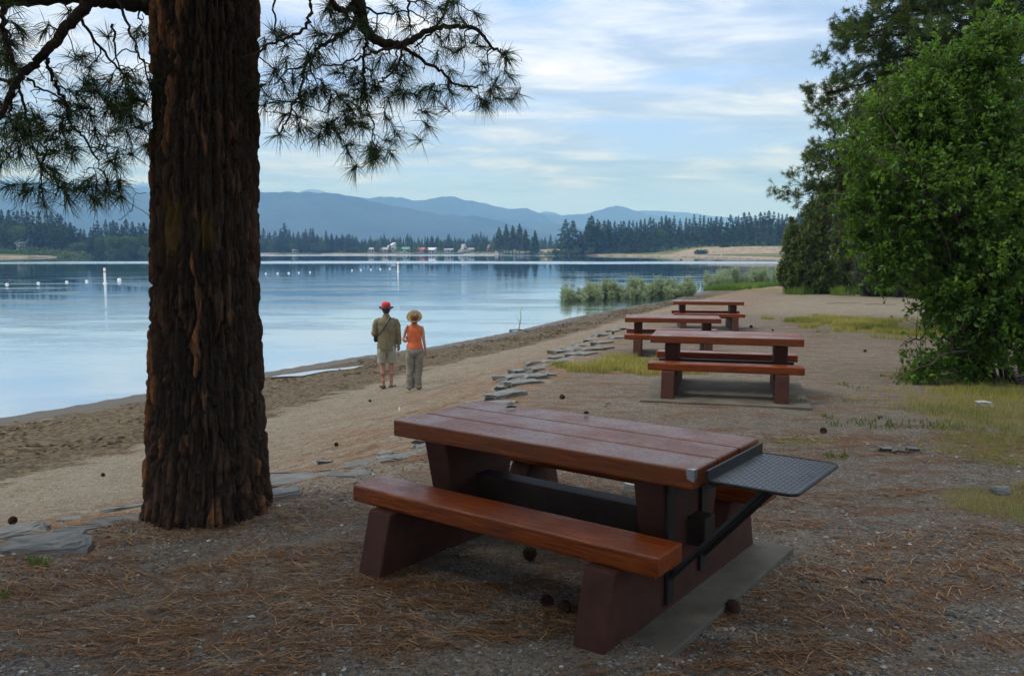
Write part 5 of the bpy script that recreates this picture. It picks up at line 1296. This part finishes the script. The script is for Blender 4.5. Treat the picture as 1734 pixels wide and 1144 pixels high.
# ------------------------------------------------------------------ people
def remesh(mb, name, mats, vox, parent=None, smooth_it=4, wr=None):
    o = mb.build(name, mats); md = o.modifiers.new('r', 'REMESH'); md.mode = 'VOXEL'; md.voxel_size = vox; md.use_smooth_shade = True
    if smooth_it: s_ = o.modifiers.new('s', 'SMOOTH'); s_.iterations = smooth_it; s_.factor = .5
    dg = bpy.context.evaluated_depsgraph_get(); ev = o.evaluated_get(dg); me = bpy.data.meshes.new_from_object(ev); o.modifiers.clear(); old = o.data; o.data = me; bpy.data.meshes.remove(old)
    if not me.materials:
        me.materials.append(mats)
    if wr:      # cloth folds
        n = len(me.vertices); c = np.zeros(n * 3); me.vertices.foreach_get('co', c); c = c.reshape(-1, 3); nn = np.zeros(n * 3); me.vertices.foreach_get('normal', nn); nn = nn.reshape(-1, 3)
        f = 1 - np.abs(2 * fbm(c[:, 0] * wr[1], c[:, 1] * wr[1], c[:, 2] * wr[2], 3, 8) - 1); c += nn * ((f - .6) * wr[0])[:, None]; me.vertices.foreach_set('co', c.ravel())
    me.polygons.foreach_set('use_smooth', np.ones(len(me.polygons), bool)); me.update()
    o.parent = parent; return o
def skinm(name, c): 
    m = NT(name); P = m.obj(); n = m.noise(P, 14, 4); return m.fin(m.mix(m.mr(n, .4, .7, 0, .4), c, (c[0] * .9, c[1] * .75, c[2] * .7)), .55, **{'Subsurface Weight': .08})
def cloth(name, c1, c2, sc_=6, rough=.85): return simple(name, c1, c2, sc_, rough, .5, .003)
def hand(mb, w, d, curl, side, k=1.):
    """palm, four unequal bent fingers and a thumb; d is the hand's direction, curl bends towards `curl`"""
    w, d, curl = np.array(w, float), unit(np.array(d, float)), np.array(curl, float); s = unit(np.cross(d, curl)) * side
    tube(mb, [w - d * .01, w + d * .03 * k, w + d * .085 * k], [.024 * k, .036 * k, .038 * k], 10, ry=[.018 * k, .017 * k, .014 * k], ref=curl)
    for i, l in enumerate((.066, .076, .070, .054)):
        b = w + d * .08 * k + s * (.027 - .018 * i) * k; p1 = b + (d * .92 + curl * .28) * l * .5 * k; p2 = p1 + (d * .6 + curl * .8) * l * .34 * k; p3 = p2 + (d * .25 + curl * .95) * l * .26 * k
        tube(mb, [b, p1, p2, p3], [.0100 * k, .0095 * k, .009 * k, .0075 * k], 7)
    b = w + d * .025 * k + s * .028 * k; tube(mb, [b, b + (d * .6 + s * .75 + curl * .2) * .035 * k, b + (d * 1.4 + s * 1.0 + curl * .6) * .038 * k], [.013 * k, .0115 * k, .0085 * k], 7)
def head(mb, c, k=1.):
    cx_, cy_, cz_ = c; z = np.array([-.118, -.10, -.07, -.03, .01, .05, .085, .108, .118]) * k; rx = np.array([.02, .047, .062, .072, .076, .076, .062, .036, .01]) * k; ry = np.array([.02, .055, .078, .092, .098, .096, .078, .045, .012]) * k
    yo = np.array([.03, .028, .018, .008, 0, -.004, -.004, 0, 0]) * k
    tube(mb, np.stack([cx_ + 0 * z, cy_ + yo, cz_ + z], -1), rx, 18, ry=ry, ref=(0, 1, 0.001))
    tube(mb, [(cx_, cy_ + .092 * k, cz_ + .02 * k), (cx_, cy_ + .110 * k, cz_ - .012 * k), (cx_, cy_ + .098 * k, cz_ - .026 * k)], [.009 * k, .015 * k, .013 * k], 8)      # nose
    tube(mb, [(cx_ - .022 * k, cy_ + .093 * k, cz_ - .055 * k), (cx_, cy_ + .099 * k, cz_ - .056 * k), (cx_ + .022 * k, cy_ + .093 * k, cz_ - .055 * k)], [.005, .008, .005], 6)   # lips
    for s in (-1, 1):
        tube(mb, [(cx_ + s * .076 * k, cy_ - .004, cz_ - .028 * k), (cx_ + s * .084 * k, cy_ - .014, cz_ + .0 * k), (cx_ + s * .078 * k, cy_ - .006, cz_ + .028 * k)], [.008, .012, .009], 6)    # ears
        tube(mb, [(cx_ + s * .050 * k, cy_ + .078 * k, cz_ + .030 * k), (cx_ + s * .022 * k, cy_ + .096 * k, cz_ + .032 * k)], [.008, .009], 6)   # brow
def eyes(parent, c, k=1.):
    for s in (-1, 1):
        b = MB(); q_ = np.array([c[0] + s * .031 * k, c[1] + .085 * k, c[2] + .008 * k]); tube(b, [q_ - [0, .008, 0], q_, q_ + [0, .006, 0], q_ + [0, .009, 0]], [.006, .012, .008, .002], 8, ref=(0, 0, 1)); o = b.build('eye', PW if False else M_eye, smooth=True); o.parent = parent
M_eye = NT('eye_dark').fin((.06,.04,.03), .2)
def hat(parent, c, cm, bm_, crown_r, crown_h, brim, mb_tilt, mats, flare, name='hat'):
    """crown and brim as one felt or straw shell with thickness"""
    n = 40; mt = Matrix.Rotation(mb_tilt, 3, 'X'); cr, br = MB(), MB()
    def ring(rad, z, wav=0, ph=0): a = np.linspace(0, 2 * math.pi, n, endpoint=False); return np.stack([np.cos(a) * rad, np.sin(a) * rad * 1.12, z + wav * np.cos(2 * a + ph)], -1)
    def shell(mb, rings):
        V = np.vstack(rings); m_ = len(rings); i = np.arange(m_ - 1)[:, None] * n; j = np.arange(n)[None]; k = (j + 1) % n
        V = (np.array(mt) @ V.T).T + np.array(c); mb.add(V, np.stack([i + j, i + k, i + n + k, i + n + j], -1).reshape(-1, 4))
    shell(cr, [ring(crown_r, -.01), ring(crown_r * .99, crown_h * .45), ring(crown_r * .9, crown_h * .8), ring(crown_r * .62, crown_h * .97), ring(crown_r * .1, crown_h), ring(crown_r * .1, crown_h - .006), ring(crown_r * .6, crown_h * .97 - .007), ring(crown_r * .88, crown_h * .8 - .006), ring(crown_r * .96, -.01)])
    shell(br, [ring(crown_r * 1.0, -.004), ring(crown_r + brim * .35, -.016, flare * .1), ring(crown_r + brim * .75, -.014 + flare * .2, flare * .5), ring(crown_r + brim, flare * .35, flare), ring(crown_r + brim, flare * .35 - .006, flare), ring(crown_r + brim * .75, -.020 + flare * .2, flare * .5), ring(crown_r * .98, -.014)])
    h = cr.build(name, cm, smooth=True); h.parent = parent; b = br.build('brim', bm_, smooth=True); b.parent = h; return h
def place_person(px, py, hpx, Hm, rz, label, build):
    p = hit(px, py); s_ = hpx * p[1] / F_ / Hm
    t = empty('person', (p[0], p[1], p[2] + .005), label, 'person', rz=rz); t.scale = (s_,) * 3; build(t); return t, s_
SK1, SK2 = skinm('skin_man', (.42,.21,.15)), skinm('skin_woman', (.50,.27,.20))
def man(t):
    b = MB()
    for s, kx in ((-1, .0), (1, .0)):
        tube(b, [(s*.09,0,.94),(s*.10,.005,.78),(s*.098,.012,.62),(s*.092,.012,.50),(s*.09,-.005,.40),(s*.088,-.016,.32),(s*.084,-.010,.18),(s*.082,-.004,.09),(s*.082,0,.05)], [.092,.086,.070,.056,.052,.056,.042,.033,.036], 14)
        q_ = .082 + (.03 if s > 0 else .01)
        tube(b, [(s*.082,-.055,.038),(s*.082,-.02,.045),(s*(q_*.5+.045),.06,.042),(s*(q_+.01),.13,.030),(s*(q_+.014),.19,.022)], [.020,.036,.040,.046,.022], 12, ry=[.02,.034,.032,.022,.014])
    tube(b, [(0,0,.86),(0,0,.98),(0,.005,1.12),(0,0,1.28),(0,-.005,1.40),(0,-.005,1.47),(0,0,1.53)], [.15,.165,.155,.175,.185,.12,.058], 20, ry=[.10,.115,.105,.115,.105,.085,.058], ref=(0,1,0))
    tube(b, [(0,-.005,1.46),(0,.005,1.53),(0,.015,1.60)], [.062,.056,.056], 14); head(b, (0,.025,1.66), 1.0)
    for s in (-1, 1):
        el = (s*.235,-.02,1.16) if s > 0 else (-.255,-.03,1.17); wr = (.245,.03,.92) if s > 0 else (-.16,.20,1.16)
        tube(b, [(s*.13,-.005,1.43),(s*.19,-.008,1.41),(s*.215,-.01,1.33),tuple(np.array(el)+[0,0,.02]),tuple((np.array(el)+wr)/2),wr], [.055,.056,.048,.040,.036,.026], 12)
        if s > 0: hand(b, wr, (.05,.12,-1), (-.25,.55,-.15), -1)
        else: hand(b, wr, (.8,.55,.05), (.1,.2,-.9), 1)
    body = remesh(b, 'body', SK1, .0075, t, 2)
    eyes(body, (0,.025,1.66))
    b = MB()     # shirt, worn loose over the shorts, sleeves to the wrists
    tube(b, [(0,0,.80),(0,0,.86),(0,.005,1.0),(0,.005,1.14),(0,0,1.28),(0,-.008,1.40),(0,-.006,1.46),(0,0,1.515)], [.192,.198,.193,.188,.200,.205,.140,.072], 26, ry=[.135,.142,.140,.134,.140,.130,.100,.070], ref=(0,1,0))
    tube(b, [(.12,-.005,1.425),(.195,-.01,1.405),(.225,-.012,1.33),(.245,-.022,1.17),(.252,.0,1.05),(.250,.026,.945)], [.072,.070,.066,.060,.056,.050], 14)
    tube(b, [(-.12,-.005,1.425),(-.195,-.01,1.405),(-.228,-.018,1.33),(-.262,-.032,1.17),(-.235,.06,1.13),(-.17,.18,1.15)], [.072,.070,.066,.062,.056,.048], 14)
    shirt = remesh(b, 'shirt', cloth('shirt_khaki', (.15,.125,.072), (.24,.205,.125), 9), .010, t, 3, (.020, 14, 5))
    b = MB(); tube(b, [(-.045,.07,1.50),(-.06,-.02,1.535),(0,-.075,1.52),(.06,-.02,1.535),(.045,.07,1.50)], [.016]*5, 8, ry=[.028]*5); o = b.build('collar', shirt.data.materials[0], smooth=True); o.parent = shirt
    b = MB(); tube(b, [(.248,.022,.955),(.249,.027,.925)], [.054,.054], 14); o = b.build('cuff', shirt.data.materials[0], smooth=True); o.parent = shirt
    b = MB()     # knee length shorts
    tube(b, [(0,0,1.0),(0,0,.90),(0,.0,.82),(0,.003,.78)], [.168,.182,.180,.160], 22, ry=[.115,.128,.125,.10], ref=(0,1,0))
    for s in (-1, 1): tube(b, [(s*.088,0,.90),(s*.098,.003,.78),(s*.105,.008,.64),(s*.108,.008,.535)], [.100,.104,.096,.092], 18, ry=[.115,.112,.098,.092], ref=(0,1,0))
    remesh(b, 'shorts', cloth('shorts_beige', (.26,.25,.20), (.38,.365,.30), 7), .010, t, 3, (.014, 16, 8))
    md = cloth('sandal_dark', (.02,.016,.013), (.05,.04,.03), 30)
    for s in (-1, 1):
        q_ = .082 + (.03 if s > 0 else .01); b = MB()
        tube(b, [(s*.082,-.075,.012),(s*.085,0,.012),(s*(q_+.012),.13,.012),(s*(q_+.016),.215,.012)], [.030,.040,.050,.028], 14, ry=[.012]*4)
        for yy_, zz_, w_ in ((.0,.075,.042),(.10,.052,.052),(.15,.04,.052)):
            xx_ = s * (.082 + (q_ + .012 - .082) * max(0, yy_) / .13)
            tube(b, [(xx_-w_,yy_,.015),(xx_-w_*.8,yy_,zz_*.8),(xx_,yy_,zz_),(xx_+w_*.8,yy_,zz_*.8),(xx_+w_,yy_,.015)], [.007]*5, 6, ry=[.011]*5)
        tube(b, [(s*.082-.035,-.04,.05),(s*.082,-.068,.065),(s*.082+.035,-.04,.05)], [.006]*3, 6, ry=[.010]*3)
        o = b.build('sandal', md, smooth=True); o.parent = t
    b = MB(); tube(b, [(0,.0,1.60),(0,-.02,1.64),(0,-.022,1.68),(0,-.01,1.73)], [.062,.080,.084,.078], 16, ry=[.05,.085,.093,.09], ref=(0,1,0)); o = b.build('hair', cloth('hair_grey_brown', (.05,.04,.035), (.11,.09,.08), 40), smooth=True); o.parent = t
    hat(t, (0,.01,1.705), cloth('hat_red', (.50,.018,.02), (.70,.035,.04), 12), cloth('hat_brim_navy', (.012,.014,.030), (.03,.03,.05), 12), .094, .118, .062, R(4), None, .014)
def strap(name, pts, label, cat, w, bag=None, root=None, scale=1.):
    pass
tm, sm_ = place_person(656, 657.5, 148, 1.824, R(8), 'person in a red hat, long khaki shirt, beige shorts and sandals, looking at the lake', man)
def woman(t):
    b = MB()
    for s in (-1, 1):
        sh = .0 if s < 0 else .0
        tube(b, [(s*.085+.03*0,0,.86),(s*.090,.002,.72),(s*.085,.004,.46),(s*.078,-.012,.32),(s*.075,0,.09),(s*.075,0,.05)], [.090,.082,.052,.050,.032,.034], 14)
        tube(b, [(s*.075,-.05,.036),(s*.075,-.01,.042),(s*.085,.07,.036),(s*.095,.16,.022)], [.020,.034,.040,.022], 12, ry=[.02,.032,.026,.014])
    tube(b, [(0,0,.80),(0,0,.88),(.0,.0,1.0),(0,0,1.13),(0,-.005,1.25),(0,-.008,1.34),(0,0,1.40)], [.150,.162,.128,.138,.148,.10,.048], 20, ry=[.11,.118,.095,.105,.098,.075,.048], ref=(0,1,0))
    tube(b, [(0,-.008,1.34),(0,.0,1.40),(0,.012,1.46)], [.05,.046,.047], 14); head(b, (0,.02,1.515), .93)
    tube(b, [(.10,-.005,1.31),(.155,-.008,1.295),(.175,-.012,1.22),(.190,-.025,1.05),(.205,.0,.93),(.225,.035,.82)], [.040,.043,.038,.033,.029,.021], 12); hand(b, (.225,.035,.82), (.15,.12,-1), (-.2,.6,-.1), -1, .9)
    tube(b, [(-.10,-.005,1.31),(-.155,-.008,1.295),(-.185,-.02,1.22),(-.235,-.05,1.05),(-.20,.05,1.01),(-.12,.15,1.02)], [.040,.043,.038,.034,.030,.021], 12); hand(b, (-.12,.15,1.02), (.8,.6,.1), (.1,.2,-.9), 1, .9)
    body = remesh(b, 'body', SK2, .0072, t, 2); eyes(body, (0,.02,1.515), .93)
    b = MB()
    tube(b, [(0,0,.845),(0,0,.90),(0,0,1.0),(0,0,1.13),(0,-.004,1.25),(0,-.006,1.33),(0,-.004,1.365)], [.166,.170,.142,.148,.152,.118,.075], 24, ry=[.126,.128,.108,.116,.108,.088,.062], ref=(0,1,0))
    remesh(b, 'sleeveless_top', cloth('top_orange', (.58,.12,.045), (.74,.19,.075), 10), .008, t, 3, (.010, 14, 6))
    b = MB()
    tube(b, [(0,0,.90),(0,0,.84),(0,-.004,.78),(0,0,.72)], [.158,.172,.178,.165], 22, ry=[.118,.128,.130,.11], ref=(0,1,0))
    tube(b, [(-.085,0,.84),(-.092,0,.70),(-.095,.002,.46),(-.105,-.006,.28),(-.112,.0,.12),(-.115,.0,.035)], [.096,.096,.080,.074,.080,.088], 18, ry=[.115,.105,.080,.076,.082,.092], ref=(0,1,0))
    tube(b, [(.085,0,.84),(.092,0,.70),(.080,.002,.46),(.065,-.006,.28),(.055,.0,.12),(.050,.0,.045)], [.096,.096,.080,.074,.080,.088], 18, ry=[.115,.105,.080,.076,.082,.092], ref=(0,1,0))
    remesh(b, 'trousers', cloth('trousers_grey_green', (.17,.155,.125), (.28,.255,.21), 8), .009, t, 2, (.020, 13, 8))
    for s, x_ in ((-1, -.115), (1, .075)):
        b = MB(); tube(b, [(x_,-.075,.026),(x_,-.02,.034),(x_+s*.02+.0,.08,.030),(x_+s*.03,.19,.018)], [.026,.042,.046,.026], 14, ry=[.024,.034,.028,.016]); o = b.build('shoe', cloth('shoe_dark' if s < 0 else 'shoe_grey', (.015,.013,.012), (.04,.035,.03)) if s < 0 else cloth('shoe_taupe', (.10,.09,.075), (.17,.155,.13)), smooth=True); o.parent = t
    b = MB(); tube(b, [(0,-.01,1.40),(0,-.03,1.45),(0,-.03,1.52),(0,-.015,1.57)], [.060,.080,.082,.074], 18, ry=[.05,.082,.088,.085], ref=(0,1,0))
    o = b.build('hair', cloth('hair_auburn', (.13,.035,.015), (.24,.07,.03), 50), smooth=True); o.parent = t
    hat(t, (0,-.012,1.535), cloth('hat_straw_crown', (.15,.095,.045), (.26,.175,.09), 30), cloth('hat_straw_brim', (.18,.115,.055), (.31,.215,.11), 30),  .088, .095, .074, R(38), None, -.010, 'straw_hat')
tw, sw_ = place_person(703, 660, 136, 1.655, R(4), 'person in a straw hat, orange sleeveless top and grey trousers, by the red-hatted one', woman)
# carried things rest on the people but are their own things
M_strap = cloth('strap_dark', (.02,.018,.016), (.045,.04,.035), 30)
def worn(name, root, parts, label, cat):
    t = empty(name, root.location, label, cat, rz=root.rotation_euler.z); t.scale = root.scale
    for nm, mbx, mt in parts: o = mbx.build(nm, mt, smooth=True); o.parent = t
    return t
b = MB(); C = smooth_curve([(-.23,.02,1.02),(-.195,-.10,1.10),(-.10,-.150,1.22),(.0,-.150,1.36),(.075,-.10,1.47),(.095,-.01,1.505),(.07,.10,1.45),(-.05,.165,1.25),(-.17,.13,1.08)], 5); tube(b, C, .010, 6, ry=.004, ref=(0,-1,.2))
c_ = MB(); tube(c_, [(-.215,.09,.98),(-.22,.09,1.0),(-.22,.09,1.08),(-.215,.09,1.10)], [.03,.05,.05,.035], 14, ry=[.05,.08,.08,.05], ref=(0,1,0))
worn('shoulder_bag', tm, [('strap', b, M_strap), ('pouch', c_, cloth('pouch_navy', (.012,.014,.02), (.03,.032,.04), 20))], 'dark pouch on a strap slung across the khaki shirt', 'bag')
b = MB(); C = smooth_curve([(-.155,.06,1.12),(-.150,.07,1.25),(-.140,.03,1.345),(-.140,-.05,1.335),(-.165,-.105,1.22),(-.18,-.07,1.08)], 5); tube(b, C, .014, 6, ry=.005, ref=(-1,0,0))
c_ = MB(); tube(c_, [(-.13,.13,1.02),(-.13,.135,1.04),(-.13,.135,1.10),(-.13,.13,1.12)], [.03,.05,.05,.03], 12, ry=[.02,.035,.035,.02], ref=(0,1,0))
worn('camera_bag', tw, [('strap', b, M_strap), ('pouch', c_, M_strap)], 'small dark bag hanging from the left shoulder of the orange top', 'bag')
# two swimmers sitting on the raft
def sitter(px, col_, label, skin):
    p = onz(px, 441, ZW); t = empty('person', (p[0], RY_, ZW + .30), label, 'person', rz=R(180)); b = MB()
    tube(b, [(0,0,.06),(0,0,.2),(0,.02,.42),(0,.02,.52),(0,.02,.58)], [.15,.14,.17,.12,.05], 14, ry=[.11,.1,.11,.08,.05], ref=(0,1,0)); head(b, (0,.04,.72), .95); tube(b, [(0,.02,.55),(0,.03,.64)], [.05,.05], 10)
    for s in (-1, 1):
        tube(b, [(s*.09,0,.09),(s*.11,.38,.24),(s*.11,.58,.04),(s*.11,.64,.03)], [.085,.055,.04,.03], 10); tube(b, [(s*.15,.02,.5),(s*.2,.0,.42),(s*.21,.12,.24),(s*.12,.34,.28)], [.045,.042,.035,.025], 10); hand(b, (s*.12,.34,.28), (0,.9,-.1), (0,.1,-.9), 1, .9)
    body = remesh(b, 'body', skin, .012, t, 2); eyes(body, (0,.04,.72), .95)
    b = MB(); tube(b, [(0,0,.03),(0,0,.1),(0,0,.2)], [.16,.17,.15], 14, ry=[.12,.125,.11], ref=(0,1,0)); o = b.build('swimwear', cloth('swim_' + label.split()[2], col_, tuple(q * 1.3 for q in col_)), smooth=True); o.parent = t
    b = MB(); tube(b, [(0,-.02,.66),(0,-.02,.74),(0,-.01,.81),(0,.01,.84)], [.07,.08,.07,.03], 12, ry=[.075,.085,.08,.03], ref=(0,1,0)); o = b.build('hair', M_strap, smooth=True); o.parent = t
sitter(1214, (.30,.05,.03), 'person in reddish swimwear sitting on the left of the distant raft', SK1)
sitter(1221, (.05,.06,.16), 'person in blue swimwear sitting by the mast of the distant raft', SK2)
# white litter and a green sprig by the near table
b = MB(); tube(b, [(0,0,0),(.01,0,.03),(0,.01,.06),(.012,0,.075)], [.014,.017,.013,.003], 7); o = b.build('paper_scrap', M_float, smooth=True); p = hit(676, 697); o.location = tuple(p); tag(o, 'small scrap of white paper on the sand behind the near table', 'litter')
p = aty(1185, 668, tabs[0][1]); b = MB(); b.add([(-.03,-.01,0),(.02,-.02,.004),(.03,.015,.012),(-.02,.02,.005)], [(0,1,2,3)]); b.add([(-.03,-.01,-.003),(.02,-.02,.0),(.03,.015,.008),(-.02,.02,.001)], [(3,2,1,0)]); p = onz(1190, 657, tabs[0][2] + .01); o = b.build('paper_scrap', M_float); o.location = tuple(p); tag(o, 'crumpled white paper scrap on the slab under the second table', 'litter')
